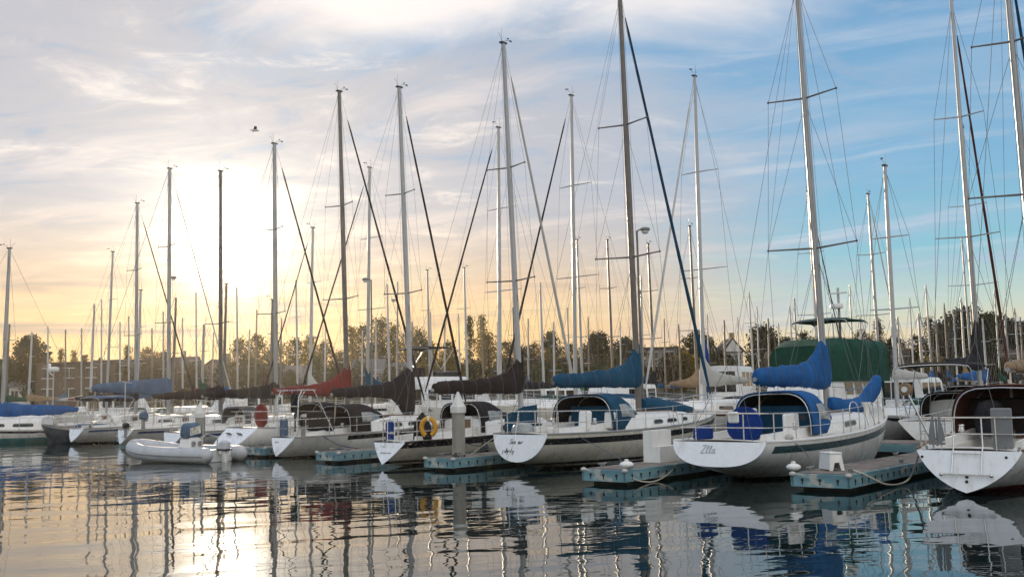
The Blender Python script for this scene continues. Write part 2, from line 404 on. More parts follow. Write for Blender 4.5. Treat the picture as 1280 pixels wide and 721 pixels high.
LF = dict(olive=leafmat('olive', ((.034, .040, .012), (.065, .066, .018), (.11, .095, .025))), gold=leafmat('gold', ((.085, .07, .014), (.17, .125, .02), (.25, .17, .035))),
          dark=leafmat('dark', ((.020, .024, .010), (.040, .042, .014), (.068, .062, .022)), .4), brown=leafmat('brown', ((.05, .038, .014), (.09, .064, .022), (.14, .095, .03))), green=leafmat('green', ((.03, .045, .015), (.055, .07, .022), (.085, .095, .03))))
def tree_meshes(seed, height, rad, shape, nclump, leaf, base=.22, fill=1.0):
    rr = random.Random(seed); tr = MB(); cr = []
    bend = Vector((rr.uniform(-.4, .4), rr.uniform(-.4, .4), 0))
    tp = [Vector((0, 0, -.5)), Vector((0, 0, height * .3)) + bend * .3, Vector((0, 0, height * .62)) + bend, Vector((0, 0, height * .93)) + bend * .6]
    tr.tube(spline(tp, 4), .03 * height * .8 + .05, 7, .03)
    def env(z):   # crown radius at relative height
        t = (z / height - base) / (1 - base)
        if t < 0 or t > 1: return 0
        if shape == 'round': return rad * (1 - (2 * t - .85) ** 2 * .72) ** .5 if abs(2 * t - .85) < 1.17 else 0
        if shape == 'slender': return rad * (math.sin(math.pi * min(1, t * .9 + .1)) ** .8) * (1 - .3 * t)
        return rad * (1 - t) ** .8
    cl = []
    for i in range(nclump):
        z = height * (base + (1 - base) * rr.random() ** .9); e = env(z)
        if e <= 0: continue
        a = rr.uniform(0, 2 * math.pi); q = e * (rr.random() ** .45)
        lump = .72 + .45 * noise.noise(Vector((math.cos(a) * 1.7 + seed, math.sin(a) * 1.7, z / height * 5)))
        cl.append(Vector((q * lump * math.cos(a), q * lump * math.sin(a), z)) + bend * (z / height))
    for i, c in enumerate(cl):
        if i % 4 == 0:
            z0 = max(height * base * .8, c.z - .45 * Vector((c.x, c.y, 0)).length - .3); s = Vector((0, 0, z0)) + bend * (z0 / height)
            tr.tube([s, s.lerp(c, .55) + Vector((0, 0, .25)), c], .012 * height * .35 + .03, 4, .015)
    crown = MB()
    for c in cl:
        k = rr.uniform(.6, 1.25)
        for j in range(leaf[1]):
            d = Vector((rr.gauss(0, 1), rr.gauss(0, 1), rr.gauss(0, .75))) * leaf[2] * k * .55
            p = c + d; n = Vector((rr.gauss(0, 1), rr.gauss(0, 1), rr.gauss(0, 1))).normalized(); x = n.orthogonal().normalized(); y = n.cross(x); s = leaf[0] * rr.uniform(.6, 1.3)
            x = (x * math.cos(j) + y * math.sin(j)); y = n.cross(x)
            crown.add([p - x * s, p - y * s * .6, p + x * s, p + y * s * .6], [(0, 1, 2, 3)])
    return tr, crown
TP = {}
def proto(kind, seed, *a, **k):
    tr, cr = tree_meshes(seed, *a, **k)
    me = []
    for mbx, nm in ((tr, 'trunk'), (cr, 'crown')):
        m_ = bpy.data.meshes.new(nm); m_.from_pydata([tuple(p) for p in mbx.v], [], mbx.f); m_.update(); me.append(m_)
    TP.setdefault(kind, []).append(me)
for s in range(3):
    proto('round', 10 + s, 10, 4.6, 'round', 430, (.27, 11, .95), base=.16)
    proto('slender', 30 + s, 12, 1.9, 'slender', 170, (.20, 10, .75), base=.14)
    proto('airy', 50 + s, 11, 3.6, 'round', 250, (.21, 10, .8), base=.2)
proto('shrub', 70, 4, 3.4, 'round', 120, (.24, 10, .8), base=.02); proto('shrub', 71, 4, 3.0, 'round', 110, (.24, 10, .8), base=.02)
LEAFED = {}
def tree(label, px, ytop, d, kind, leaf, width=None, group=None, seed=0, name=None):
    top = at_d(px, ytop, d); H = top.z - 1.8
    tr, cr = TP[kind][seed % len(TP[kind])]; h0 = {'round': 10, 'slender': 12, 'airy': 11, 'shrub': 4}[kind]; r0 = {'round': 4.6, 'slender': 1.9, 'airy': 3.6, 'shrub': 3.2}[kind]
    root = thing(name or {'round': 'broadleaf_tree', 'slender': 'poplar_tree', 'airy': 'autumn_tree', 'shrub': 'shrub'}[kind], label, 'tree' if kind != 'shrub' else 'shrub', (top.x, top.y, 1.8), seed * 1.7, group)
    sx = (width * d / F / 2 / r0) if width else H / h0
    root.scale = (sx, sx, H / h0)
    key = (kind, seed % len(TP[kind]), leaf)
    if key not in LEAFED:
        c = cr.copy(); c.materials.clear(); c.materials.append(LF[leaf]); LEAFED[key] = c
    if not tr.materials: tr.materials.append(BARK)
    for nm, me in (('trunk', tr), ('crown', LEAFED[key])):
        o = bpy.data.objects.new(nm, me); COL.objects.link(o); o.parent = root
    return root
GA = 'airy autumn trees on the far shore'; GD = 'dark broadleaf trees on the far shore'; GS = 'slender trees on the far shore'; GB = 'shrubs along the far shore'
LA = 'one of the airy olive and gold autumn trees on the shore behind the masts'; LD = 'one of the dark green broadleaf trees on the shore behind the masts'; LS = 'one of the slender poplar trees on the shore behind the masts'; LB = 'one of the low bushes along the far shore'
tree('lone airy tree standing tallest at the far left of the shore', 38, 423, 158, 'round', 'dark', 60, GA, 1)
for i, (x, y, w, k, lf, lb, gp) in enumerate((
    (77, 437, 15, 'slender', 'brown', LS, GS), (92, 440, 16, 'slender', 'gold', LS, GS), (104, 444, 20, 'slender', 'brown', LS, GS), (8, 448, 40, 'round', 'dark', LD, GD), (56, 450, 34, 'round', 'dark', LD, GD),
    (158, 432, 18, 'slender', 'brown', LS, GS), (186, 436, 44, 'airy', 'brown', LA, GA), (206, 440, 40, 'airy', 'brown', LA, GA), (236, 446, 36, 'airy', 'brown', LA, GA), (300, 424, 44, 'airy', 'olive', LA, GA), (322, 420, 40, 'airy', 'olive', LA, GA), (345, 430, 34, 'airy', 'gold', LA, GA),
    (368, 424, 42, 'airy', 'olive', LA, GA), (388, 420, 40, 'airy', 'gold', LA, GA), (408, 428, 38, 'airy', 'olive', LA, GA), (440, 410, 26, 'slender', 'gold', LS, GS), (454, 408, 46, 'airy', 'green', LA, GA), (480, 398, 44, 'airy', 'olive', LA, GA), (493, 408, 26, 'slender', 'gold', LS, GS), (508, 418, 40, 'airy', 'gold', LA, GA),
    (524, 412, 40, 'airy', 'green', LA, GA), (536, 426, 44, 'airy', 'gold', LA, GA), (560, 428, 40, 'airy', 'olive', LA, GA), (586, 396, 20, 'slender', 'olive', LS, GS), (602, 396, 24, 'slender', 'gold', LS, GS), (634, 428, 44, 'airy', 'olive', LA, GA),
    (655, 436, 40, 'round', 'olive', LD, GD), (667, 430, 34, 'airy', 'brown', LA, GA), (713, 430, 40, 'airy', 'dark', LA, GA), (745, 419, 56, 'round', 'dark', LD, GD), (782, 424, 54, 'round', 'dark', LD, GD), (770, 440, 50, 'round', 'olive', LD, GD),
    (842, 436, 44, 'round', 'olive', LD, GD), (872, 417, 60, 'round', 'dark', LD, GD), (900, 440, 40, 'round', 'dark', LD, GD), (954, 411, 62, 'round', 'dark', LD, GD), (982, 424, 44, 'round', 'dark', LD, GD), (1004, 416, 40, 'airy', 'olive', LA, GA),
    (1040, 430, 50, 'round', 'olive', LD, GD), (1078, 414, 40, 'airy', 'brown', LA, GA), (1100, 400, 22, 'slender', 'brown', LS, GS), (1118, 424, 40, 'round', 'dark', LD, GD), (1160, 398, 24, 'slender', 'brown', LS, GS), (1146, 420, 40, 'airy', 'brown', LA, GA), (1178, 406, 46, 'round', 'dark', LD, GD),
    (1238, 394, 56, 'round', 'dark', LD, GD), (1262, 402, 50, 'round', 'dark', LD, GD), (1284, 404, 50, 'round', 'dark', LD, GD), (425, 440, 40, 'airy', 'olive', LA, GA), (470, 430, 44, 'airy', 'gold', LA, GA), (690, 440, 40, 'airy', 'gold', LA, GA), (815, 446, 40, 'airy', 'brown', LA, GA))):
    tree(lb, x, y, 162 + (i * 7 % 23), k, lf, w, gp, i)
tree('bushy golden yellow autumn tree behind the brown covered sloop', 612, 416, 164, 'airy', 'gold', 40, GA, 2)
tree('rounded yellow-green tree standing alone right of the brown sail cover', 688, 418, 170, 'round', 'green', 34, GD, 1)
tree('largest dark broad tree at the right, behind the tall right hand mast', 1206, 388, 160, 'round', 'dark', 84, GD, 0)
for i in range(46):
    x = lerp(-10, 1290, i / 45) + R.uniform(-9, 9); tree(LB, x, 462 - .012 * x + R.uniform(-8, 8), 153 + R.uniform(-3, 4) - .008 * (x - 640), 'shrub', R.choice(('olive', 'dark', 'brown', 'green', 'gold')), R.uniform(34, 60), GB, i)

WL = dict(cream=mat('wall_cream', (.42, .38, .31), .9, mottle=.08), white=mat('wall_white', (.58, .56, .52), .85, mottle=.05), brown=mat('wall_brown', (.10, .07, .05), .9, mottle=.15), grey=mat('wall_grey', (.24, .225, .21), .9, mottle=.08), tan=mat('wall_tan', (.25, .19, .13), .9, mottle=.1), blue=mat('wall_slate', (.17, .19, .22), .9, mottle=.08))
RF = dict(dark=mat('roof_dark', (.06, .052, .048), .9, mottle=.2), brown=mat('roof_brown', (.11, .075, .055), .9, mottle=.2), grey=mat('roof_grey', (.16, .155, .15), .9, mottle=.15))
def house(label, px0, px1, yr, d, wall, roof, floors=2, gable=True, rz=0.0, ridge_across=False, group='houses on the far shore'):
    a, b = at_d(px0, yr, d), at_d(px1, yr, d); w = b.x - a.x; H = a.z - 1.8; dep = min(10, max(7, w * .7)); c = (a + b) / 2
    t = thing('house', label, 'house', (c.x, c.y + dep / 2, 1.8), rz, group)
    rh = min(H * .38, 2.4) if gable else .3; he = H - rh
    MB().box((0, 0, he / 2 - .5), (w, dep, he + 1)).build('wall', WL[wall], t)
    o = .4
    if not gable: r_ = MB().box((0, 0, he + .15), (w + .6, dep + .6, .3)).build('roof', RF[roof], t)
    else:
        if ridge_across: tri = [(-w / 2 - o, -dep / 2 - o, he - .1), (w / 2 + o, -dep / 2 - o, he - .1), (0, -dep / 2 - o, H)]; r_ = MB().slab(tri, (0, 1, 0), dep + 2 * o)
        else: tri = [(-w / 2 - o, -dep / 2 - o, he - .1), (-w / 2 - o, dep / 2 + o, he - .1), (-w / 2 - o, 0, H)]; r_ = MB().slab(tri, (1, 0, 0), w + 2 * o)
        r_ = r_.build('roof', RF[roof], t)
        if ridge_across:
            MB().slab([(-w / 2 + .3, -dep / 2 - o - .02, he), (w / 2 - .3, -dep / 2 - o - .02, he), (0, -dep / 2 - o - .02, H - .35)], (0, 1, 0), .015).build('gable_board', WL[wall], r_)
        MB().box((w * .22, .5, H - rh * .3 + .4), (.7, .7, rh * .8 + .8)).build('chimney', WL['tan'], r_)
    n = max(2, int(w / 2.6)); fh = he / floors; pane = None
    for f_ in range(floors):
        for i in range(n):
            x = lerp(-w / 2, w / 2, (i + .5) / n); p = (x, -dep / 2 - .02, f_ * fh + fh * .55)
            if pane is None:
                pane = MB().box((0, 0, 0), (min(1.5, w / n * .6), .10, fh * .45)).build('window', GLASS, t); pane.location = p
                MB().box((0, -.01, -fh * .245), (min(1.7, w / n * .68), .14, .12)).box((0, -.01, fh * .245), (min(1.7, w / n * .68), .14, .12)).box((0, -.01, 0), (.09, .13, fh * .47)).build('window_frame', WL['white'], pane)
            else: dup(pane, p, parent=t)
    if w > 9: MB().box((w * .1, -dep / 2 - .03, 1.05), (1.0, .1, 2.1)).build('door', WL['brown'], t)
    return t
for q in (('small white house among dark trees at the far left of the shore', 12, 40, 468, 156, 'white', 'grey', 1), ('long low brown building with pale windows at the left of the shore', 46, 128, 453, 152, 'brown', 'brown', 2, False),
          ('grey block behind the slate blue cover on the far shore', 118, 166, 450, 160, 'grey', 'dark', 2, False), ('wide tan apartment building behind the left masts', 172, 238, 446, 166, 'tan', 'dark', 2), ('tan gabled house below the sun glow', 242, 290, 449, 163, 'tan', 'brown', 2, True, 0, True), ('grey house right of the sun glow on the far shore', 296, 346, 454, 162, 'grey', 'dark', 2),
          ('low grey house behind the maroon cover', 352, 398, 456, 163, 'grey', 'grey', 2), ('slate blue roofed house between the maroon and black covers', 440, 476, 448, 160, 'blue', 'grey', 2), ('slate blue house behind the black covered mast', 478, 520, 452, 162, 'blue', 'grey', 2), ('low tan house behind the white flybridge yacht', 540, 580, 458, 165, 'tan', 'dark', 1), ('low grey house behind the brown sail cover', 628, 676, 446, 176, 'grey', 'brown', 2),
          ('flat roofed brown house behind the deep blue cover', 700, 742, 448, 166, 'brown', 'dark', 2, False), ('grey flat roofed house right of the deep blue cover', 806, 846, 434, 172, 'grey', 'dark', 3, False), ('brown house behind the pale grey cover', 848, 884, 442, 168, 'brown', 'brown', 2),
          ('white gabled house seen above the blue cruiser', 902, 928, 422, 170, 'white', 'dark', 3, True, 0, True), ('cream gabled house left of the white gabled house', 878, 900, 427, 174, 'cream', 'dark', 3, True, 0, True), ('cream house left of the green canvas yacht', 966, 992, 438, 168, 'cream', 'brown', 2), ('low slate house right of the green canvas yacht', 1104, 1150, 436, 164, 'blue', 'dark', 2), ('brown house at the right edge of the shore', 1252, 1300, 428, 158, 'tan', 'brown', 2)):
    house(*q)
# ------------------------------------------------------------------ sailboats
class Hull:
    def __init__(s, L, B, fb, tw, tz, rake, vs, over):
        s.L, s.B, s.tw, s.tz, s.rake, s.vs = L, B, tw, tz, rake, vs
        f0, f1, f2 = fb
        # quadratic sheer through (0,f0) (0.4,f1) (1,f2)
        s.a = ((f2 - f0) - (f1 - f0) / 0.4) / 0.6; s.b = (f2 - f0) - s.a; s.f0 = f0
        pts = [(0, tz), (over, -0.03), (0.30, -0.42), (0.50, -0.5), (0.70, -0.42), (0.86, -0.02), (0.955, (f2 - .04) * 0.55), (1.0, f2 - 0.04)]
        s.keel = [(p.x, p.y) for p in spline([Vector((x, z, 0)) for x, z in pts], 8)]
    def hb(s, u):
        m = 0.44
        if u < m: return lerp(s.tw, s.B / 2, math.sin(math.pi / 2 * max(0, u) / m) ** 0.9)
        return max(0.03, s.B / 2 * (1 - ((u - m) / (1 - m)) ** 2.05))
    def zs(s, u): return s.f0 + s.b * u + s.a * u * u
    def zk(s, u):
        K = s.keel
        for (a, p), (b, q) in zip(K, K[1:]):
            if u <= b: return lerp(p, q, (u - a) / max(1e-6, b - a))
        return K[-1][1]
    def v(s, u): return lerp(lerp(s.vs, 0.10, sm(0, 0.30, u)), 0.55, sm(0.6, 1.0, u))
    def sec(s, u, t):
        th = t * math.pi / 2; v = s.v(u); b = s.hb(u); k = s.zk(u); h = s.zs(u)
        pw = lerp(0.72 if s.vs < 0.3 else 1.0, 1.0, sm(0, .2, u))
        y = b * ((1 - v) * math.sin(th) ** pw + v * t); z = k + (h - k) * ((1 - v) * (1 - math.cos(th)) + v * t)
        return y, z
    def yz(s, u, z):
        a, b = 0.0, 1.0
        for _ in range(24):
            m = (a + b) / 2
            if s.sec(u, m)[1] < z: a = m
            else: b = m
        return s.sec(u, (a + b) / 2)[0]
    def x(s, u, z): return u * s.L - s.rake * (s.zs(u) - z) / (s.zs(0) - s.tz) * (1 - sm(0, 0.16, u))
    def pt(s, u, z, side, off=0.0): return Vector((s.x(u, z), side * (s.yz(u, z) + off), z))
    def hx(s, x): return s.hb(x / s.L)
    def zx(s, x): return s.zs(x / s.L)

def build_hull(h, root, hm, stripe, tmat, lod, deckmat):
    L = h.L; NS = 30 if lod > 1 else (16 if lod == 1 else 10); NR = 14 if lod > 1 else (8 if lod == 1 else 6)
    us = [(i / NS) ** 1.15 for i in range(NS + 1)]; rings = []
    for u in us:
        half = [h.sec(u, j / NR) for j in range(NR + 1)]
        ring = [(h.x(u, z), y, z) for y, z in reversed(half)] + [(h.x(u, z), -y, z) for y, z in half[1:]]
        rings.append(ring)
    hull = MB().loft(rings, False)
    if lod < 2: hull.f.append(list(range(2 * NR + 1)))
    hull = hull.build('hull', hm, root, 50)
    if lod > 1:
        k = MB().slab([Vector(p) + Vector((-0.001, 0, 0)) for p in rings[0]], (-1, 0, 0), 0.012)
        tr = k.build('transom', tmat, hull)
    else: tr = None
    # deck with a sunken cockpit
    xc0, xc1, wc = 0.05 * L, 0.30 * L, min(0.62, h.tw * 0.7)
    xs = sorted(set([u * L for u in us] + ([xc0, xc0 + .004, xc1 - .004, xc1] if lod > 1 else [])))
    rr = []
    for x in xs:
        b = h.hx(x) - 0.012; z = h.zx(x) - 0.004; row = []
        for y in (b, b * .72, wc + .004, wc, wc * .4, 0, -wc * .4, -wc, -wc - .004, -b * .72, -b):
            yy = max(-b, min(b, y)); zz = z + 0.05 * (1 - (yy / b) ** 2)
            if lod > 1 and xc0 < x < xc1 and abs(y) <= wc: zz = z - 0.45
            row.append((x, yy, zz))
        rr.append(row)
    MB().loft(rr, False).build('deck', deckmat, root, 35)
    if stripe:
        sm_, d1, d2, u0, u1 = stripe
        for side in ((-1, 1) if lod > 0 else ()):
            st = MB(); n = 24 if lod > 1 else 10; rg = []
            for i in range(n + 1):
                u = lerp(u0, u1, i / n); zt, zb = h.zs(u) - d1, h.zs(u) - d2
                zl = h.zk(u) + 0.02; zb = max(zb, zl); zt = max(zt, zl + .01)
                rg.append([h.pt(u, zt, side, -0.01), h.pt(u, zt, side, 0.005), h.pt(u, (zt + zb) / 2, side, 0.006), h.pt(u, zb, side, 0.005), h.pt(u, zb, side, -0.01)])
            st.loft(rg, False).build('sheer_stripe', sm_, hull, 40)
    return hull, tr

def build_cabin(h, root, xa, xb, hh, wmax, lod, wins, wmat=None):
    n = 12 if lod > 1 else 5; rings = []
    def dims(x):
        t = (x - xa) / (xb - xa)
        w = min(wmax, h.hx(x) - 0.34 * min(1, h.B / 3)) * (1 - 0.05 * t)
        z = hh * (1 - 0.38 * t ** 1.4) * (1 - sm(0.86, 1.0, t) * 0.75)
        return max(0.12, w), z, h.zx(x)
    def prof(x):
        w, z, d = dims(x)
        return [(w, d - 0.02), (w * .955, d + z * .72), (w * .90, d + z * .93), (w * .80, d + z), (w * .4, d + z * 1.09), (0, d + z * 1.12)]
    for i in range(n + 1):
        x = lerp(xa, xb, i / n); p = prof(x)
        rings.append([(x, y, z) for y, z in p] + [(x, -y, z) for y, z in p[-2::-1]])
    c = MB().loft(rings, False, True).build('cabin', GEL, root, 35)
    def S(x, v, side, off):
        w, z, d = dims(x); y0, z0, y1, z1 = w, d - .02, w * .955, d + z * .72
        return Vector((x, side * (lerp(y0, y1, v) + off), lerp(z0, z1, v)))
    for (u0, u1, v0, v1) in wins:
        for side in (-1, 1):
            o = []
            for x, v in ((u0, v0 + .12), (u0 + .05, v0), (u1 - .07, v0), (u1, v0 + .12), (u1 - .03, v1 - .12), (u1 - .10, v1), (u0 + .08, v1), (u0 + .02, v1 - .12)):
                o.append((x, v))
            a = [S(x, v, side, -0.02) for x, v in o]; b = [S(x, v, side, 0.007) for x, v in o]
            MB().loft([a, b], True, True).build('window', wmat or GLASS, c)
            if lod > 1:
                MB().tube(b + [b[0]], 0.011, 5).build('window_frame', ALU, c)
    if lod > 1:
        w, z, d = dims(xa + .3)
        MB().box((xa + .42, 0, d + z * 1.12 + .02), (.85, .66, .06), bev=.02).build('sliding_hatch', GEL, c)
        MB().box((xa - .012, 0, d + z * .55), (.03, .56, z * .95)).build('companionway_boards', TEAK, c)
        xf = lerp(xa, xb, .68); w, z, d = dims(xf)
        MB().box((xf, 0, d + z * 1.12 + .01), (.5, .5, .06), bev=.02).build('fore_hatch', GLASS, c)
        for side in (-1, 1):
            x0, x1 = lerp(xa, xb, .12), lerp(xa, xb, .72); pts = []
            for i in range(9):
                x = lerp(x0, x1, i / 8); w, z, d = dims(x); pts.append((x, side * w * .78, d + z * 1.02 + (.06 if 0 < i < 8 else 0.0)))
            MB().tube(pts, .016, 6).build('grab_rail', TEAK, c, 40)
    return c, dims

def sail_cover(root, x0, z0, length, prof, material, sag=0.0, seed=0, slope=0.0, n=40, m=18):
    """canvas over a flaked mainsail: prof = [(t, below, above, half width)], t from the mast aft"""
    rings = []
    for i in range(n + 1):
        t = i / n; lo, hi, w = interp(prof, t); x = x0 - t * length; zc = z0 + slope * t * length - sag * math.sin(math.pi * t)
        ring = []
        for j in range(m):
            a = 2 * math.pi * j / m; c, s_ = math.cos(a), math.sin(a)
            z = zc + (hi * s_ if s_ > 0 else lo * s_)
            ww = w * (abs(c) ** 0.75) * (1 if c > 0 else -1)
            if s_ > 0: ww *= lerp(1.0, 0.62, s_ ** 1.5)
            p = Vector((x, ww, z))
            q = Vector((x * 2.6 + seed * 7, ww * 3 + seed, z * 3.2))
            k = noise.noise(Vector((q.x * .6, q.y, q.z))) * 0.038 + noise.noise(q * 2.7) * 0.014
            k += -0.020 * abs(math.sin(math.pi * (i - 5) / 6 + math.pi / 2)) * 1.2 + .018 * (abs(noise.noise(Vector((x * 5.5 + ww * 2.5 + z * 3.5, z * 1.2, seed)))) - .3)
            sc = 0.0 if i in (0, n) else 1.0
            p += Vector((0, c, s_)) * k * sc
            ring.append(p)
        rings.append(ring)
    base = [list(r) for r in rings]
    for e in (0, -1):
        ctr = sum(rings[e], Vector()) / m
        rings.insert(0 if e == 0 else len(rings), [ctr + (p - ctr) * 0.55 + Vector((0.05 if e == 0 else -0.05, 0, 0)) for p in rings[e]])
    o = MB().loft(rings, True, True).build('sail_cover', material, root, 60)
    if n > 30:
        for i in range(5, n - 2, 6):
            c = sum(base[i], Vector()) / m
            MB().tube([c + (p - c) * 1.015 + Vector((0, 0, .002)) for p in base[i] + base[i][:1]], .008, 5).build('tie', ROPED, o)
        M = MB()
        j = m * 3 // 4
        for i in range(2, n - 1, 2): M.ball(base[i][j] + Vector((0, 0, -.015)), .016, n=6)
        M.build('lacing', STEEL, o)
    return o

BOOT = [(0.0, .16, 1.30, .13), (0.04, .22, 1.22, .17), (0.12, .25, .82, .20), (0.22, .24, .55, .20), (0.40, .22, .38, .19), (0.7, .18, .27, .16), (0.95, .14, .19, .12), (1.0, .11, .14, .09)]
LOWP = [(0.0, .15, .62, .12), (0.05, .22, .58, .16), (0.18, .23, .42, .18), (0.45, .20, .30, .17), (0.75, .17, .22, .14), (1.0, .10, .13, .09)]
FLATP = [(0.0, .13, .34, .12), (0.06, .18, .32, .16), (0.4, .17, .24, .16), (0.8, .14, .18, .13), (1.0, .09, .12, .08)]

def dodger(root, name, x0, x1, w, zb, hgt, material, panels=True, drop=0.62, lining=None, aft_bend=0.0, pn=0.62):
    def S(t, a, k=1.0):
        x = lerp(x0, x1, t); hz = hgt * (1 - drop * sm(0.42, 1.0, t)) * (1 - 0.05 * (1 - t)) * k; ww = w * (1 - 0.16 * t) * k
        c, s_ = math.cos(a), math.sin(a)
        q = noise.noise(Vector((x * 2.3, a * 2.1, zb))) * 0.018
        return Vector((x + (aft_bend * s_ * (1 - t)), ww * (abs(c) ** pn) * (1 if c >= 0 else -1), zb + (hz + q) * max(0, s_) ** 0.72))
    rings = [[S(i / 10, math.pi * j / 20) for j in range(21)] for i in range(11)]
    d = MB().loft(rings, False).build(name, material, root, 60, 0.02)
    if lining:
        MB().loft([[S(i / 10, math.pi * j / 20, 0.965) for j in range(21)] for i in range(10)], False).build('lining', lining, d, 60)
    for t in (0.0, 0.5):
        MB().tube([S(t, math.pi * j / 16, 0.955) for j in range(17)], 0.014, 6).build('hoop', STEEL, d, 40)
    if panels:
        for a0, a1 in ((0.30, 0.47), (0.53, 0.70)):
            g = [[S(t, math.pi * lerp(a0, a1, j / 4), 1.022) for j in range(5)] for t in (0.62, 0.72, 0.82, 0.92)]
            MB().loft(g, False).build('clear_panel', VINYL, d, 60, 0.006)
        for a0, a1 in ((0.07, 0.2), (0.80, 0.93)):
            g = [[S(t, math.pi * lerp(a0, a1, j / 4), 1.022) for j in range(5)] for t in (0.25, 0.45, 0.65)]
            MB().loft(g, False).build('clear_panel', VINYL, d, 60, 0.006)
    return d

def bimini(root, x0, x1, w, z, zdeck, material, arch=0.14, frame=STEEL, name='bimini'):
    rings = []
    for i in range(7):
        x = lerp(x0, x1, i / 6)
        rings.append([(x, w * math.cos(math.pi * j / 12), z + arch * math.sin(math.pi * j / 12) ** 0.6 - 0.03 * math.sin(math.pi * i / 6) - (.10 if i in (0, 6) else 0)) for j in range(13)])
    b = MB().loft(rings, False).build(name, material, root, 60, 0.025)
    xm = (x0 + x1) / 2
    for x in (x0, x1, ):
        pts = [(xm, w * .98, zdeck)] + [(x, w * math.cos(math.pi * j / 10), z + arch * math.sin(math.pi * j / 10) ** 0.6 - .10) for j in range(11)] + [(xm, -w * .98, zdeck)]
        MB().tube(pts, 0.016, 6).build('bimini_frame', frame, b, 40)
    return b

def furled(root, a, b, r, material):
    a, b = Vector(a), Vector(b); n = 26; pts = []; M = MB(); rings = []
    T = (b - a).normalized(); X = T.cross(Vector((0, 1, 0))).normalized(); Y = T.cross(X)
    for i in range(n + 1):
        t = i / n; q = r * (0.45 + 0.55 * sm(0, .08, t)) * (1 - 0.45 * t) * (1 + .08 * math.sin(i * 2.1))
        if t > 0.97: q *= 0.5
        c = a.lerp(b, t); rings.append([c + X * q * math.cos(g) + Y * q * math.sin(g) for g in [2 * math.pi * k / 8 for k in range(8)]])
    return M.loft(rings, True, True).build('furled_jib', material, root, 60)

def build_rig(root, h, xm, zfoot, top, rad, mmat, spreads, lod, wr, jib=None, boom=None, vane=True, taper=0.75, bow=None, stay_top=0.985, back=True):
    """top = (x, z) of the masthead; spreads = [(fraction of height, half span)]"""
    xt, H = top
    def at(f): return Vector((lerp(xm, xt, f), 0, lerp(zfoot, H, f)))
    n = 12 if lod > 1 else 8
    pts = [at(i / 10) for i in range(11)]; M = MB(); rings = []
    for i, p in enumerate(pts):
        q = rad * lerp(1, taper, sm(.5, 1, i / 10))
        rings.append([p + Vector((q * 1.35 * math.cos(a), q * math.sin(a), 0)) for a in [2 * math.pi * k / n for k in range(n)]])
    mast = M.loft(rings, True, True).build('mast', mmat, root, 50)
    sw = 0.22
    for f, sp in spreads:
        for side in (-1, 1):
            a = at(f); b = a + Vector((-sp * sw, side * sp, sp * 0.03))
            M = MB().tube([a, b], rad * 0.36, 6, rad * 0.24)
            if lod > 1: M.ball(b, rad * 0.42, n=8)
            M.build('spreader', mmat if lod < 2 else ALUD, mast, 40)
    ch = at(0).x - 0.12
    for side in (-1, 1):
        yb = h.hx(min(ch, h.L * .9)) - 0.10; base = Vector((ch, side * yb, h.zx(ch)))
        M = MB(); tips = [at(f) + Vector((-sp * sw, side * sp, sp * .03)) for f, sp in spreads]
        M.tube([base] + tips + [at(0.985)], wr, 4)
        if lod > 0 and spreads:
            M.tube([base + Vector((.12, -side * .02, 0)), at(spreads[0][0] - .012)], wr, 4)
            if lod > 1:
                M.tube([base + Vector((-.35, -side * .02, 0)), at(spreads[0][0] - .012)], wr, 4)
                if len(spreads) > 1: M.tube([tips[0], at(spreads[1][0] - .01)], wr, 4)
        M.build('shroud', WIRE, root)
    bw = Vector(bow) if bow else Vector((h.L - 0.12, 0, h.zs(1.0) + .04)); st = at(stay_top) + Vector((rad * 1.3, 0, 0))
    MB().tube([bw, st], wr, 4).build('forestay', WIRE, root)
    if jib: furled(root, bw.lerp(st, .045), bw.lerp(st, jib[2] if len(jib) > 2 else .93), jib[1], jib[0])
    if back:
        M = MB(); e = Vector((.05, 0, h.zs(0) + .03)); mid = e.lerp(at(1), .16)
        if lod > 1: M.tube([mid, e + Vector((0, h.tw * .7, 0))], wr, 4).tube([mid, e + Vector((0, -h.tw * .7, 0))], wr, 4).tube([mid, at(1)], wr, 4)
        else: M.tube([e, at(1)], wr, 4)
        M.build('backstay', WIRE, root)
    if lod > 1:
        M = MB()
        for k, (dx, dy) in enumerate(((-.15, .05), (.14, -.06), (-.14, -.07))):
            M.tube([at(0.02) + Vector((dx * 1.6, dy * 2, 0)), at(.99) + Vector((dx * .7, dy * .7, 0))], wr * .8, 4)
        M.build('halyard', ROPED, mast)
    if vane:
        t = at(1); M = MB()
        M.box(t + Vector((0, 0, .03)), (rad * 3.4, rad * 1.6, .06))
        M.tube([t + Vector((-.05, .03, 0)), t + Vector((-.05, .03, .55))], wr * .9, 4)
        M.tube([t + Vector((.05, 0, 0)), t + Vector((.12, 0, .16)), t + Vector((.42, .04, .22))], .008, 4)
        M.box(t + Vector((.46, .04, .22)), (.11, .012, .06)).box(t + Vector((.30, .03, .27)), (.05, .05, .04))
        M.tube([t + Vector((-.05, 0, .02)), t + Vector((-.22, -.03, .30)), t + Vector((-.34, -.05, .30))], .007, 4)
        M.build('wind_vane', BLACKP, mast)
    return mast, at

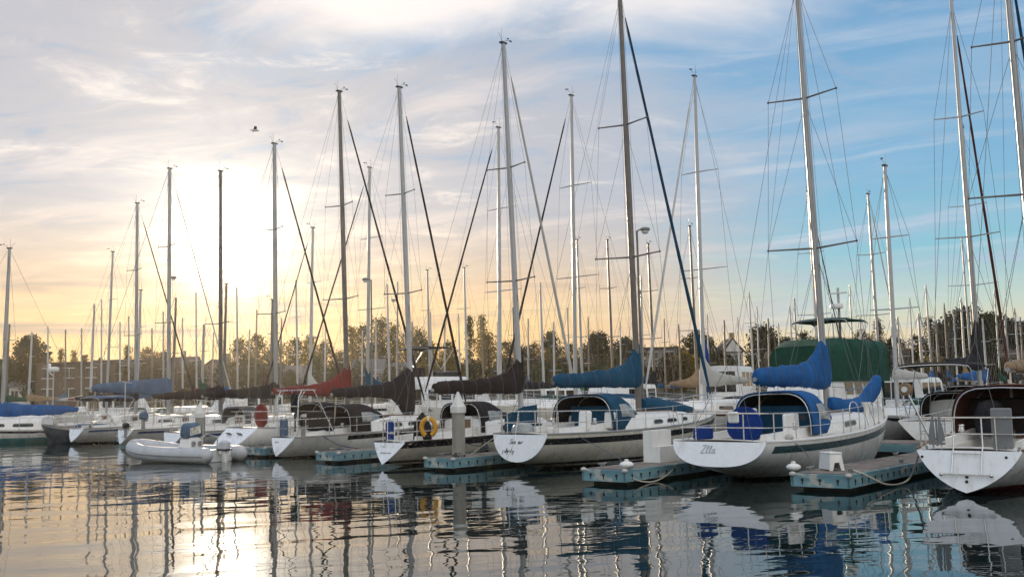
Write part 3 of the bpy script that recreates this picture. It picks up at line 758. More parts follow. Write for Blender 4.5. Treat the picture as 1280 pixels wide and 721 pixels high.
def rails(root, h, lod, gate=0.0, xs=(0.24, 0.36, 0.50, 0.64, 0.77), hgt=0.64, px=0.13):
    L = h.L; e = 0.07; r = 0.0145
    def ed(x, z, ins=e): return lambda side: Vector((x, side * (h.hx(x) - ins), h.zx(x) + z))
    for nm, z0 in (('pushpit', 0),):
        xa = px * L
        def loop(z, ):
            A = ed(xa, z); Bq = ed(0.42, z); C = ed(.10, z, .16)
            P = [A(-1), Bq(-1), C(-1) + Vector((-.02, 0, 0)), Vector((.05, -h.tw * .5, h.zs(0) + z)), Vector((.05, h.tw * .5, h.zs(0) + z)), C(1) + Vector((-.02, 0, 0)), Bq(1), A(1)]
            return spline(P, 4)
        M = MB().tube(loop(hgt), r, 6); M.tube(loop(hgt * .5), r * .85, 6)
        for side in (-1, 1):
            for p in (ed(xa, 0)(side), ed(.42, 0)(side), Vector((.06, side * h.tw * .52, h.zs(0)))):
                M.tube([p, p + Vector((0, 0, hgt))], r, 6)
        M.build('pushpit', STEEL, root, 40)
    # pulpit
    M = MB(); xb = .88 * L
    def pz(x, z): return h.zx(min(x, L)) + z
    P = [Vector((xb, -(h.hx(xb) - e), pz(xb, hgt))), Vector((.95 * L, -(h.hx(.95 * L) - .02), pz(.95 * L, hgt + .03))), Vector((L + .05, 0, pz(L, hgt + .05))), Vector((.95 * L, h.hx(.95 * L) - .02, pz(.95 * L, hgt + .03))), Vector((xb, h.hx(xb) - e, pz(xb, hgt)))]
    M.tube(spline(P, 5), r, 6)
    for side in (-1, 1):
        M.tube([(xb, side * (h.hx(xb) - e), pz(xb, 0)), (xb, side * (h.hx(xb) - e), pz(xb, hgt))], r, 6)
        M.tube([(.96 * L, side * (h.hx(.96 * L) - .03), pz(.96 * L, 0)), (.985 * L, side * .12, pz(.985 * L, hgt + .04))], r, 6)
    M.build('pulpit', STEEL, root, 40)
    zm = h.zs(.4); src = None
    for side in (-1, 1):
        P1, P2 = [ed(px * L, hgt)(side)], [ed(px * L, hgt * .5)(side)]
        for u in xs:
            p = ed(u * L, 0)(side)
            if src is None:
                src = MB().tube([(0, 0, 0), (0, 0, hgt)], .012, 6).box((0, 0, .03), (.07, .05, .06)).build('stanchion', STEEL, root, 40); src.location = p
            else: dup(src, p, parent=root)
            P1.append(p + Vector((0, 0, hgt - .02))); P2.append(p + Vector((0, 0, hgt * .5)))
        P1.append(P[0 if side < 0 else -1] + Vector((0, 0, -.02))); P2.append(Vector((xb, side * (h.hx(xb) - e), pz(xb, hgt * .5))))
        MB().tube(P1, .0065, 5).tube(P2, .0065, 5).build('lifeline', LIFEW, root)

def coaming(root, h, xa, xb, wc, hgt=0.26):
    for side in (-1, 1):
        rg = []
        for i in range(7):
            x = lerp(xa, xb, i / 6); z = h.zx(x); q = hgt * (0.55 + .45 * i / 6); y = min(wc, h.hx(x) - .18)
            rg.append([(x, side * (y + .10), z - .02), (x, side * (y + .07), z + q), (x, side * (y - .05), z + q + .01), (x, side * (y - .08), z - .02)])
        MB().loft(rg, True, True).build('coaming', GEL, root, 30)
    src = None
    for side in (-1, 1):
        x = lerp(xa, xb, .62); p = (x, side * min(wc, h.hx(x) - .18), h.zx(x) + hgt * .8 + .03)
        if src is None:
            src = MB().lathe((0, 0, 0), [(.075, 0), (.075, .05), (.055, .07), (.05, .11), (.07, .14), (.06, .16), (.02, .165)], 14).build('winch', STEEL, root, 35); src.location = p
        else: dup(src, p, parent=root)

def toe_rail(root, h, material, u0=0.0, u1=0.985, size=.03):
    for side in (-1, 1):
        pts = [Vector((u * h.L, side * (h.hb(u) - .005), h.zs(u) + size * .6)) for u in [lerp(u0, u1, i / 26) for i in range(27)]]
        MB().tube(pts, size, 6).build('toe_rail', material, root, 40)

def strokes(root, h, lines, material, r=0.011, lift=0.016):
    """pen strokes written on the transom: each a list of (y, z) in the transom's own plane"""
    M = MB()
    for ln in lines:
        P = spline([Vector((y, z, 0)) for y, z in ln], 5) if len(ln) > 2 else [Vector((y, z, 0)) for y, z in ln]
        P = [Vector((h.x(0, p.y) - lift, p.x, p.y)) for p in P]
        M.tube(P, r, 5)
    return M.build('lettering', material, root, 40)

def outboard(root, name, x, y, z, material, s=1.0, sub=GREYP):
    o = MB().box((x, y, z + .22 * s), (.46 * s, .30 * s, .40 * s), bev=.08 * s, taper=.86).build(name, material, root, 40)
    MB().box((x - .02, y, z - .25 * s), (.17 * s, .12 * s, .66 * s), bev=.03).box((x - .06, y, z - .52 * s), (.36 * s, .26 * s, .03)).build('outboard_leg', sub, o, 40)
    MB().box((x + .12 * s, y, z + .02 * s), (.16 * s, .22 * s, .20 * s), bev=.03).build('clamp_bracket', sub, o, 30)
    return o
# ------------------------------------------------------------------ front row, sterns towards the camera
ROW = 'sailboats moored stern out along the front dock'
def centre_pt(org, ang, px, py):
    """the point of a boat's centre plane seen at a photo pixel -> local (x, z)"""
    u = Vector((math.cos(ang), math.sin(ang), 0)); n = Vector((-u.y, u.x, 0)); d = ray(px, py)
    p = EYE + d * ((Vector(org) - EYE).dot(n) / d.dot(n)); return (p - Vector(org)).dot(u), p.z
def front_boat(label, org, S, ang=None):
    ang = UANG if ang is None else ang
    root = thing('sailboat', label, 'sailboat', (org.x, org.y, 0), ang, ROW)
    h = Hull(S['L'], S['B'], S['fb'], S['tw'], S['tz'], S['rake'], S['vs'], S.get('over', .13))
    lod = S.get('lod', 2)
    hull, tr = build_hull(h, root, S['hull'], S.get('stripe'), TRANSOM, lod, DECK)
    xa, xb, ch, cw, wins = S['cabin']
    cab, dims = build_cabin(h, root, xa, xb, ch, cw, lod, wins)
    o = Vector((org.x, org.y, 0))
    if 'mast_px' in S:
        (ax, ay), (bx, by) = S['mast_px']
        x0, z0 = centre_pt(o, ang, ax, ay); x1, z1 = centre_pt(o, ang, bx, by)
        H = S.get('H') or z1; sl = (x1 - x0) / (z1 - z0)
    else:
        x0, z0, sl, H = S['mast'][0], 2.0, S['mast'][1], S['H']
    zf = h.zx(x0) + (ch * .9 if xa < x0 < xb else 0); xm = x0 + (zf - z0) * sl; xt = x0 + (H - z0) * sl
    print('%-40s org %.1f %.1f  mast x %.2f lean %.3f H %.2f' % (label[:40], org.x, org.y, xm, sl, H))
    mast, at = build_rig(root, h, xm, zf, (xt, H), S.get('mr', .075), S.get('mm', ALU), S['spreads'], lod, S.get('wr', .006), S.get('jib'), stay_top=S.get('stay', .985))
    bz, bl, bm_, prof = S['boom']; slope = S.get('slope', 0.0); xg = x0 + (bz - z0) * sl
    bm = MB().tube([(xg - .1, 0, bz - .06), (xg - bl, 0, bz - .06 + slope * bl)], .055, 8).build('boom', S.get('mm', ALU), root, 40)
    sail_cover(root, xg + .12, bz, bl - .1 + .12, prof, bm_, seed=int(xm * 10), slope=slope)
    M = MB()
    e = Vector((xg - bl + .25, 0, bz - .12 + slope * bl)); f_ = Vector((max(.25, xg - bl + .1), 0, h.zs(.05) + .05))
    for k in (-.05, 0, .05): M.tube([e + Vector((k, k * .4, 0)), f_ + Vector((k, k, 0))], .011, 4)
    M.build('mainsheet', ROPE, root)
    MB().tube([e + Vector((-.2, 0, .1)), at(.985) + Vector((-.1, 0, 0))], .0045, 4).build('topping_lift', WIRE, root)
    if S.get('rails', True): rails(root, h, lod)
    coaming(root, h, .06 * h.L, xa, min(.80, h.tw * .78))
    if S.get('toe'): toe_rail(root, h, S['toe'])
    return root, h, hull, tr, cab, dims, at

def cleat_and_line(): pass
def arc(c, r, a0, a1, n=10, ax=1.0): return [(c[0] + ax * r * math.cos(lerp(a0, a1, i / n)), c[1] + r * math.sin(lerp(a0, a1, i / n))) for i in range(n + 1)]

# --- right edge: sloop with the v shaped transom
org1 = at_z(1210, 563, .85); ANG1 = UANG
b1, h1, hull1, tr1, cab1, dm1, at1 = front_boat('white sloop with boarding ladder on V transom, brown dodger and purple-red bottom', org1, dict(
    L=10.2, B=3.3, fb=(.85, .92, 1.25), tw=.98, tz=.06, rake=.26, vs=.46, over=.10, hull=H_RED, cabin=(3.3, 7.2, .42, 1.05, [(4.0, 5.3, .42, .8), (5.7, 6.4, .42, .78)]),
    mast=(6.2, -.045), H=14.2, spreads=[(.42, 1.25), (.72, .9)], boom=(2.50, 3.0, C_TAN, FLATP), toe=TEAK, jib=(C_NAVY, .06), mr=.085))
d1 = dodger(b1, 'dodger', 2.5, 4.8, 1.04, h1.zx(3) + .14, 1.12, C_BURG, lining=C_BURG, drop=.5, pn=.42)
MB().box((3.28, 0, 1.42), (.08, 1.9, .80), bev=.05).build('interior_shade_panel', C_BROWN, b1, 40)  # dark panel added so the space under the dodger looks shaded
M = MB().lathe((2.6, .25, 1.35), [(.02, -.35), (.30, -.33), (.34, .1), (.22, .38), (.02, .45)], 14); M.build('helm_cover', C_DARK, b1, 50)
M = MB()
for y in (.27, -.27):
    M.tube([(.03, y, 1.5), (.02, y, .92), (-.07, y, .80), (-.22, y, .42)], .014, 6)
M.tube([(-.08, -.27, .80), (-.08, .27, .80)], .011, 6)
M.build('boarding_ladder', STEEL, b1, 40)
M = MB().tube([(-.24, -.46, .40), (-.24, .46, .40)], .018, 6); M.ball((-.24, -.46, .40), .04).ball((-.24, .46, .40), .04); M.build('ladder_handle', STEEL, b1, 40)
for y in (.74, -.86):
    MB().box((-.03 + .0, y, .72), (.03, .045, .46), rx=.28 * (1 if y < 0 else -1), ry=.34).build('stern_strut', GREYP, b1)
M = MB()
for y, z in ((.86, .72), (-.70, .74)): M.lathe((h1.x(0, z) - .014, y, z), [(.025, -.02), (.025, .012)], 10, 'X')
for z in (.36, .27): M.lathe((h1.x(0, z) - .014, 0, z), [(.03, -.02), (.03, .015)], 10, 'X')
M.build('drain_fitting', BLACKP, tr1)
MB().box((.10, -.62, 1.28), (.05, .38, .78), bev=.02).build('outboard_pad', GREYP, b1)
M = MB().tube([(.10, .66, .9), (.0, .80, 1.3), (-.12, 1.06, 2.0)], .022, 8); p_ = M.build('reel_pole', STEEL, b1, 40)
M = MB().lathe((-.12, 1.08, 2.06), [(.01, -.08), (.12, -.07), (.13, -.05), (.10, -.04), (.10, .04), (.13, .05), (.12, .07), (.01, .08)], 18, 'X'); M.build('line_reel', C_TAN, p_, 40)
MB().lathe((-.215, 1.08, 2.06), [(.01, -.01), (.06, -.01), (.06, .01), (.01, .012)], 14, 'X').build('reel_hub', WHITEP, p_, 40)
anc = thing('anchor', 'grey folding anchor hung upright on the stern rail of the V transom sloop', 'anchor', b1.matrix_world @ Vector((0, 0, 0)))
anc.location = Vector((org1.x, org1.y, 0)) + Matrix.Rotation(ANG1, 3, 'Z') @ Vector((.0, .58, .98)); anc.rotation_euler = (0, 0, ANG1)
for s_ in (-1, 1):
    MB().slab([(0, s_ * .02, .0), (0, s_ * .16, .06), (0, s_ * .13, .30), (0, s_ * .05, .62)], (1, 0, 0), .02).build('fluke', GREYP, anc)
MB().tube([(.03, 0, -.05), (.03, 0, .5)], .018, 6).box((.01, 0, .0), (.06, .30, .05)).build('shank', GREYP, anc)

# --- blue canvas ketch-like sloop
org2 = at_z(898, 552, .95)
BOOT2 = [(0.0, .30, 1.12, .15), (0.05, .34, 1.06, .20), (0.12, .36, .84, .23), (0.20, .33, .60, .23), (0.30, .29, .42, .22), (0.45, .27, .32, .20), (0.75, .26, .28, .19), (0.93, .26, .26, .18), (1.0, .18, .18, .14)]
TEALSTRIPE = mat('stripe_dark_teal', (0.03, 0.065, 0.075), 0.3); BLKSTRIPE = mat('stripe_black', (0.014, 0.014, 0.018), 0.3); BRNSTRIPE = mat('stripe_brown', (0.10, 0.05, 0.03), .4); BLUSTRIPE = mat('stripe_blue', (0.02, .06, .20), .3)
b2, h2, hull2, tr2, cab2, dm2, at2 = front_boat('white sloop with bright blue sail cover and dodger and wide rounded transom', org2, dict(
    L=10.0, B=3.1, fb=(.95, .97, 1.52), tw=1.18, tz=.40, rake=.20, vs=.02, over=.16, hull=H_WHITE, stripe=(TEALSTRIPE, .09, .25, .035, .97),
    cabin=(3.3, 7.0, .46, 1.0, [(4.9, 5.7, .35, .8)]), mast_px=((1028, 430), (1010, 180)), H=13.6, spreads=[(.37, 1.28), (.72, 1.0)],
    boom=(2.42, 4.15, C_BLUE, BOOT2), toe=GEL, mr=.085))
d2 = dodger(b2, 'dodger', 2.75, 4.75, 1.06, h2.zx(3) + .06, 1.10, C_BLUE, lining=C_INSIDE, pn=.46)
MB().box((3.22, -.05, 1.34), (.06, 1.5, .72), bev=.03).build('cockpit_cover', C_NAVY, b2, 40)
M = MB(); rg = []
for i in range(25):
    t = i / 24; x = lerp(6.0, 9.75, t); z = h2.zx(x) + interp([(0, .62), (.3, .36), (.6, .34), (.85, .60), (1, .86)], t)[0]
    hh, ww = interp([(0, .14, .10), (.15, .24, .2), (.5, .20, .2), (.8, .30, .2), (.93, .28, .17), (1, .1, .06)], t)
    rg.append([(x, -.12 + ww * math.cos(a) + .03 * noise.noise(Vector((x * 2, a, 1))), z + hh * math.sin(a) + .05 * noise.noise(Vector((x * 3, a * 1.5, 4)))) for a in [2 * math.pi * k / 12 for k in range(12)]])
M.loft(rg, True, True).build('sail_bag', C_BLUE, b2, 60)
MB().slab([(1.25, .46 * math.cos(a), 1.22 + (.50 if math.sin(a) > 0 else .36) * math.sin(a)) for a in [2 * math.pi * k / 22 for k in range(22)]], (1, 0, 0), .10).build('wheel_cover', C_ROYAL, b2, 40)
MB().box((.75, .82, 1.10), (.5, .30, .34), bev=.06).build('locker_cover', C_ROYAL, b2, 40)
MB().box((2.2, -.75, 1.25), (.9, .08, .55), bev=.03, rz=.08).build('cockpit_bulkhead', GEL, b2, 40)
MB().box((2.72, .62, 1.3), (.08, .45, .7), bev=.03).build('cockpit_bulkhead', GEL, b2, 40)
for x, y in ((2.66, -.62), (2.66, -.86)):
    MB().lathe((x, y, 1.42), [(.01, -.02), (.07, -.02), (.07, .01), (.05, .015)], 14, 'X').build('instrument_dial', BLACKP, b2, 40)
M = MB().tube(spline([(4.5, -1.28, 1.0), (4.5, -1.28, 1.62), (4.75, -1.27, 1.75), (5.1, -1.26, 1.6), (5.15, -1.26, 1.0)], 5), .014, 6).build('shroud_guard', STEEL, b2, 40)
MB().box((.12, -.34, 1.50), (.06, .26, .26), bev=.03).build('rail_box', WHITEP, b2, 40)
MB().ball((1.0, -1.25, 1.02), .10, (1, 1, .8)).build('mooring_cleat', C_GREY, b2, 40)
for x, y in ((7.3, -.62), (7.3, .62)):
    M = MB().lathe((x, y, h2.zx(7.3) + .2), [(.07, -.12), (.07, .14), (.13, .24), (.14, .30), (.02, .26)], 14); M.build('cowl_vent', WHITEP, b2, 40)
# pale script on the transom
def wr(txt, cx, cz, hgt, slant=.22, gap=.12):
    """hand drawn loops in the spirit of the boat's script; txt is a list of unit strokes"""
    out = []
    for st, dx in txt:
        out.append([(cx - (dx + x * .9 + y * slant) * hgt, cz + y * hgt) for x, y in st])
    return out
SCR = dict(S=[(.75, .85), (.45, 1.0), (.15, .8), (.4, .55), (.6, .25), (.3, .0), (.0, .15)], e=[(.05, .25), (.4, .35), (.3, .55), (.08, .3), (.25, .0), (.55, .15)], a=[(.45, .5), (.15, .5), (.05, .15), (.3, .02), (.48, .5), (.5, .05), (.65, .1)],
           p=[(.0, .5), (.05, -.45)], l=[(.05, .1), (.3, .8), (.2, 1.0), (.1, .6), (.15, .05), (.4, .1)], i=[(.1, .5), (.08, .05), (.3, .1)], r=[(.0, .05), (.1, .5), (.25, .45), (.45, .5)], t=[(.15, .9), (.1, .1), (.35, .05)], n=[(.0, .0), (.05, .5), (.3, .5), (.35, .0), (.5, .1)], u=[(.0, .5), (.05, .05), (.3, .05), (.4, .5), (.42, .05), (.55, .1)],
           L=[(.2, 1.0), (.1, .5), (.0, .05), (.35, .0), (.7, .15)], g=[(.45, .5), (.1, .4), (.2, .05), (.45, .4), (.4, -.35), (.1, -.4)], y=[(.0, .5), (.1, .1), (.4, .15), (.45, .5), (.35, -.4), (.05, -.35)], Z=[(.0, .95), (.7, 1.0), (.1, .05), (.7, .05)])
def script(word, step=.62):
    o, x = [], 0
    for ch in word:
        if ch != ' ': o.append((SCR[ch], x))
        x += step if ch not in 'il' else step * .6
    return o
PALE = mat('faded_lettering', (0.50, 0.54, 0.57), 0.5); INK = mat('dark_lettering', (0.03, 0.03, 0.035), 0.5)
strokes(tr2, h2, wr(script('Zlla', .75), .42, .70, .17), PALE, .013)

# --- dark teal-blue sloop in the middle
org3 = at_z(650, 543, 1.0)
BOOT3 = [(0.0, .14, 1.28, .12), (0.03, .22, 1.18, .17), (0.10, .25, .80, .20), (0.20, .24, .52, .21), (0.40, .23, .36, .20), (0.7, .22, .26, .18), (0.92, .22, .24, .16), (1.0, .14, .15, .12)]
b3, h3, hull3, tr3, cab3, dm3, at3 = front_boat('white sloop with deep teal-blue sail cover and two lines of dark transom script', org3, dict(
    L=11.0, B=3.35, fb=(1.0, 1.0, 1.32), tw=.98, tz=.25, rake=.18, vs=.22, over=.13, hull=H_CREAM, stripe=(BLKSTRIPE, .10, .27, .0, .985),
    cabin=(3.6, 8.2, .46, 1.1, [(5.2, 5.75, .35, .75), (6.0, 6.6, .35, .75), (6.9, 7.3, .35, .75)]), mast_px=((797, 480), (775, 0)), H=15.3, spreads=[(.365, 1.25), (.685, .95)],
    boom=(2.48, 4.45, C_NAVY, BOOT3), mm=ALUB, toe=ALU, jib=(C_NAVY, .068, .97), mr=.09))
d3 = dodger(b3, 'dodger', 2.9, 4.95, 1.14, h3.zx(3) + .05, 1.08, C_NAVY, lining=C_DARK, pn=.5)
MB().box((3.5, .1, 1.36), (.06, 1.5, .70), bev=.03).build('cockpit_cover', C_NAVY, b3, 40)
MB().slab([(.9, 1.36, 1.02), (2.6, 1.52, 1.02), (2.6, 1.52, 1.78), (1.9, 1.46, 1.74), (.9, 1.34, 1.50)], (0, -1, 0), .03).build('weather_cloth', C_NAVY, b3)
M = MB(); rg = []
for i in range(21):
    t = i / 20; x = lerp(6.2, 9.3, t); z = h3.zx(x) + lerp(.66, .26, t)
    hh, ww = interp([(0, .18, .16), (.2, .26, .3), (.6, .22, .32), (1, .08, .12)], t)
    rg.append([(x, ww * math.cos(a), z + hh * math.sin(a) + .04 * noise.noise(Vector((x * 3, a * 1.5, 9)))) for a in [2 * math.pi * k / 12 for k in range(12)]])
M.loft(rg, True, True).build('sail_bag', C_NAVY, b3, 60)
MB().box((2.0, -.78, 1.32), (.10, .42, .56), bev=.04, ry=.12).build('seat_back', GEL, b3, 40)
MB().box((3.0, -.95, 1.30), (.10, .36, .50), bev=.04, ry=.12).build('seat_back', GEL, b3, 40)
MB().lathe((.45, -.72, 1.06), [(.07, -.05), (.075, .02), (.11, .03), (.12, .10), (.10, .13), (.01, .135)], 14).build('vent_cap', WHITEP, b3, 40)
MB().lathe((.55, .35, 1.05), [(.34, 0), (.33, .10), (.24, .22), (.02, .27)], 16).build('cockpit_dome', VINYL, b3, 40)
strokes(tr3, h3, wr(script('Sea air'),   .34, .75, .125) + wr(script('pilgrity', .52), .54, .51, .115), INK, .009)
MB().tube([(h3.x(0, .36) - .02, .36, .33), (h3.x(0, .6) - .02, .22, .62), (.0, .16, 1.0), (.06, .10, 1.6)], .013, 6).build('stern_staff', STEEL, b3, 40)
M = MB()
for z, y in ((.38, -.25), (.31, -.42), (.30, -.12)): pass
# --- cream sloop by the concrete pile, horseshoe buoy on its rail
org4 = at_z(487, 553, .74)
b4, h4, hull4, tr4, cab4, dm4, at4 = front_boat('cream hulled sloop with dark brown sail cover and small V transom, behind the concrete pile', org4, dict(
    L=9.8, B=3.0, fb=(.74, .84, 1.14), tw=.68, tz=.10, rake=.30, vs=.80, over=.10, hull=H_CREAM, stripe=(BLKSTRIPE, .01, .17, .0, .98),
    cabin=(3.3, 7.0, .50, 1.0, [(4.0, 4.9, .35, .8), (5.2, 6.2, .35, .8)]), mast_px=((648, 445), (629, 55)), spreads=[(.355, 1.1), (.66, .88)],
    boom=(2.36, 4.35, C_BROWN, BOOT3), toe=BLKSTRIPE, mm=ALUW, jib=(C_GREY, .062), mr=.085))
dodger(b4, 'dodger', 3.1, 4.8, .94, h4.zx(3) + .10, 1.02, C_DARK, lining=None, drop=.38, pn=.40)
M = MB()
for y in (.10, -.22): M.tube([(.02, y, 1.45), (.0, y, .80), (-.10, y, .58)], .013, 6)
for z in (.62, .82, 1.02): M.tube([(-.05 + (z - .7) * .15, -.22, z), (-.05 + (z - .7) * .15, .10, z)], .012, 6)
M.build('boarding_ladder', WHITEP, b4, 40)
MB().lathe((.34, .36, .98), [(.12, -.2), (.13, -.15), (.13, .32), (.10, .38), (.02, .40)], 14).build('blue_canister', C_ROYAL, b4, 40)
MB().lathe((1.0, -.40, 1.10), [(.30, -.3), (.28, .1), (.16, .36), (.03, .52)], 12).build('winch_hood', C_DARK, b4, 40)
strokes(tr4, h4, wr(script('tala', .8), .32, .60, .09) + wr(script('lanette', .5), .24, .42, .06), PALE, .010)
strokes(tr4, h4, [[(.24 - .07 * i, .43), (.20 - .07 * i, .45)] for i in range(7)], INK, .010)
hb = thing('horseshoe_buoy', 'yellow horseshoe lifebuoy on the stern rail of the cream sloop', 'lifebuoy')
hb.location = Vector((org4.x, org4.y, 0)) + Matrix.Rotation(UANG, 3, 'Z') @ Vector((.72, -.95, 1.16)); hb.rotation_euler = (0, 0, UANG + math.radians(38))
YEL = mat('yellow_vinyl', (0.62, 0.30, 0.012), 0.55, mottle=.12, scale=6, bump=.2, dirt=((.35, .18, .03), 5, .4))
M = MB(); pts = [(-.0, .21 * math.sin(a) * 1.0, .26 * math.cos(a) - .0) for a in [math.radians(q) for q in range(-155, 156, 10)]]
pts = [(0, y * 1.0, z + .02) for x, y, z in pts]
M.tube(pts, .072, 10).build('ring_body', YEL, hb, 50)
MB().box((0, 0, .285), (.155, .07, .165), bev=.02).build('strap', WHITEP, hb)

# --- sloop with black covers and stern arch
org5 = at_z(354, 547, .74)
BOOT5 = [(0.0, .95, 1.02, .15), (0.06, 1.02, 1.0, .24), (0.13, .90, .84, .26), (0.20, .52, .62, .22), (0.30, .28, .45, .2), (0.5, .22, .33, .19), (0.8, .20, .24, .16), (1.0, .16, .16, .12)]
b5, h5, hull5, tr5, cab5, dm5, at5 = front_boat('white sloop with black sail cover, black dodger and a tubular stern arch', org5, dict(
    L=9.8, B=3.0, fb=(.74, .84, 1.14), tw=.66, tz=.10, rake=.30, vs=.75, over=.10, hull=H_WHITE, stripe=(BLKSTRIPE, .03, .19, .20, .98),
    cabin=(3.3, 7.2, .50, 1.0, [(4.0, 4.9, .35, .8), (5.2, 6.2, .35, .8)]), mast_px=((512, 450), (499, 110)), spreads=[(.365, 1.1), (.67, .85)],
    boom=(2.30, 4.1, C_DARK, BOOT5), mm=ALUW, jib=(C_BROWN, .062), mr=.085, toe=ALU))
dodger(b5, 'dodger', 2.3, 4.6, 1.0, h5.zx(3) + .05, 1.04, C_DARK, lining=C_BROWN, drop=.5, pn=.5)
MB().box((3.0, 0, 1.25), (.07, 1.5, .62), bev=.04).build('cockpit_cover', C_DARK, b5, 40)
M = MB()
for s_ in (-1, 1):
    M.tube([(.15, s_ * .60, .74), (.20, s_ * .62, 2.15), (.35, s_ * .62, 2.42)], .022, 7); M.tube([(1.5, s_ * 1.05, .8), (.85, s_ * .64, 2.42)], .018, 7)
    M.tube([(.20, s_ * .62, 2.42), (.95, s_ * .62, 2.42)], .02, 7); M.tube([(.5, s_ * .62, 2.42), (.15, s_ * .62, 1.95)], .016, 6)
for x in (.20, .95): M.tube([(x, -.62, 2.42), (x, .62, 2.42)], .02, 7)
M.tube([(.2, -.6, 1.85), (.2, .6, 1.85)], .016, 6)
M.build('stern_arch', STEEL, b5, 40)
MB().lathe((.25, .30, .95), [(.13, -.2), (.15, -.1), (.15, .38), (.12, .45), (.02, .46)], 14).build('blue_canister', C_SLATE, b5, 40)
outboard(b5, 'motor_cover', .55, -.45, 1.12, C_DARK, .8)
MB().box((1.5, -.2, 1.28), (.14, 1.5, .72), bev=.05).build('cockpit_screen', C_DARK, b5, 40)
MB().lathe((.9, .5, 1.3), [(.03, -.5), (.03, .3), (.17, .34), (.17, .95), (.10, 1.02), (.02, 1.02)], 12).build('rolled_awning', C_DARK, b5, 40)
strokes(tr5, h5, wr(script('erii', .7), .36, .56, .10), GREYP, .009)

# --- red cover
org6 = at_z(303, 533, 1.08)
RBOOT = [(0.0, .2, 1.22, .12), (0.03, .26, 1.15, .17), (0.12, .28, .80, .2), (0.25, .26, .50, .2), (0.38, .24, .34, .18), (0.6, .2, .26, .17), (1.0, .12, .13, .1)]
b6, h6, hull6, tr6, cab6, dm6, at6 = front_boat('white sloop with sloping open transom, maroon sail cover and red wheel cover', org6, dict(
    L=10.2, B=3.25, fb=(1.02, 1.0, 1.25), tw=1.0, tz=.12, rake=1.15, vs=.06, over=.08, hull=H_WHITE, stripe=(GREYP, .16, .20, .1, .98),
    cabin=(3.5, 7.4, .46, 1.05, [(4.3, 6.6, .4, .78)]), mast_px=((433, 450), (424, 115)), spreads=[(.35, 1.15), (.64, .9)],
    boom=(2.42, 3.9, C_MAROON, RBOOT), mm=ALUD, jib=(C_BROWN, .06), mr=.085, toe=ALU))
MB().slab([(.75, .40 * math.cos(a) - .1, 1.48 + .46 * math.sin(a)) for a in [2 * math.pi * k / 20 for k in range(20)]], (1, 0, 0), .10).build('wheel_cover', C_MAROON, b6, 40)
for y in (-.35, .35):
    z = .78; x = h6.x(0, z)
    MB().box((x - .02, y, z), (.03, .26, .26), ry=-math.atan2(1.15, .9), bev=.01).build('transom_opening', GLASS, tr6)
dodger(b6, 'dodger', 3.2, 4.9, 1.02, h6.zx(3) + .08, .92, C_DARK, panels=True, drop=.55)

# --- further along the front row
def row_boat(label, mpx, ytop, d, cover, prof, S=None, canvas=None):
    u = U; top = at_d(mpx[0], ytop, d); base = at_d(mpx[1], 490, d)
    xm = 5.2; org = Vector((base.x, base.y, 0)) - u * xm
    T = dict(L=9.8, B=3.1, fb=(.78, .86, 1.18), tw=.75, tz=.12, rake=.28, vs=.6, over=.10, hull=H_WHITE, stripe=(BLUSTRIPE, .08, .18, .03, .98), cabin=(3.2, 7.2, .48, 1.02, [(4.0, 4.9, .35, .8), (5.2, 6.3, .35, .8)]),
             mast=(xm, -.012), H=top.z, spreads=[(.37, 1.05), (.68, .85)], boom=(2.35, 3.9, cover, prof), mr=.085, wr=.007, toe=ALU)
    T.update(S or {})
    return front_boat(label, org, T)
r7 = row_boat('white sloop with low black sail cover between the maroon covered sloop and the inflatable', (343, 345), 181, 46.5, C_DARK, LOWP, dict(jib=(C_BROWN, .06), mm=ALU))
r8 = row_boat('white sloop with brown sail cover, its mast crossing the brightest sun glow', (274, 276), 215, 52.0, C_BROWN, LOWP, dict(mm=ALUD, hull=H_WHITE, tw=.7, vs=.8))
M = MB().tube([(.1, .3, .8), (.1, .3, 3.1)], .03, 8).tube([(.1, -.3, 3.02), (.1, .6, 3.1)], .02, 6).build('stern_post', ALUW, r8[0], 40)
outboard(r8[0], 'outboard_motor', -.15, -.3, .85, BLACKP, .7)
r9 = row_boat('white sloop with slate blue sail cover left of the inflatable', (206, 211), 212, 56.0, C_SLATE, [(0.0, .45, .62, .14), (0.04, .5, .60, .2), (.5, .32, .42, .2), (0.92, .25, .28, .17), (1.0, .12, .14, .1)], dict(boom=(2.85, 4.5, C_SLATE, [(0.0, .45, .62, .14), (0.04, .5, .60, .2), (.5, .32, .42, .2), (0.92, .25, .28, .17), (1.0, .12, .14, .1)]), jib=(C_GREY, .045)))
bimini(r9[0], .6, 2.6, 1.0, 2.35, .9, C_SLATE)
dodger(r7[0], 'dodger', 2.9, 4.4, .95, 1.0, .85, C_LEAD, pn=.45)
outboard(r8[0], 'outboard_motor', .5, -.75, 1.25, C_SLATE, .9)
r10 = row_boat('white sloop with V transom and white radar pole on its stern, near left edge', (167, 170), 255, 62.0, C_DARK, LOWP, dict(jib=(C_BROWN, .055), vs=.8, tw=.7))
M = MB().tube([(.15, .2, .8), (.15, .2, 4.0)], .035, 8); p_ = M.build('radar_pole', ALUW, r10[0], 40)
MB().lathe((.15, .2, 4.08), [(.26, -.10), (.30, -.05), (.30, .08), (.22, .14), (.02, .16)], 14).build('radar_dome', WHITEP, p_, 40)
MB().box((.15, .75, 4.2), (.12, .18, .5), bev=.03).tube([(.15, .2, 3.7), (.15, .75, 3.95)], .02, 6).build('antenna_box', WHITEP, p_, 40)
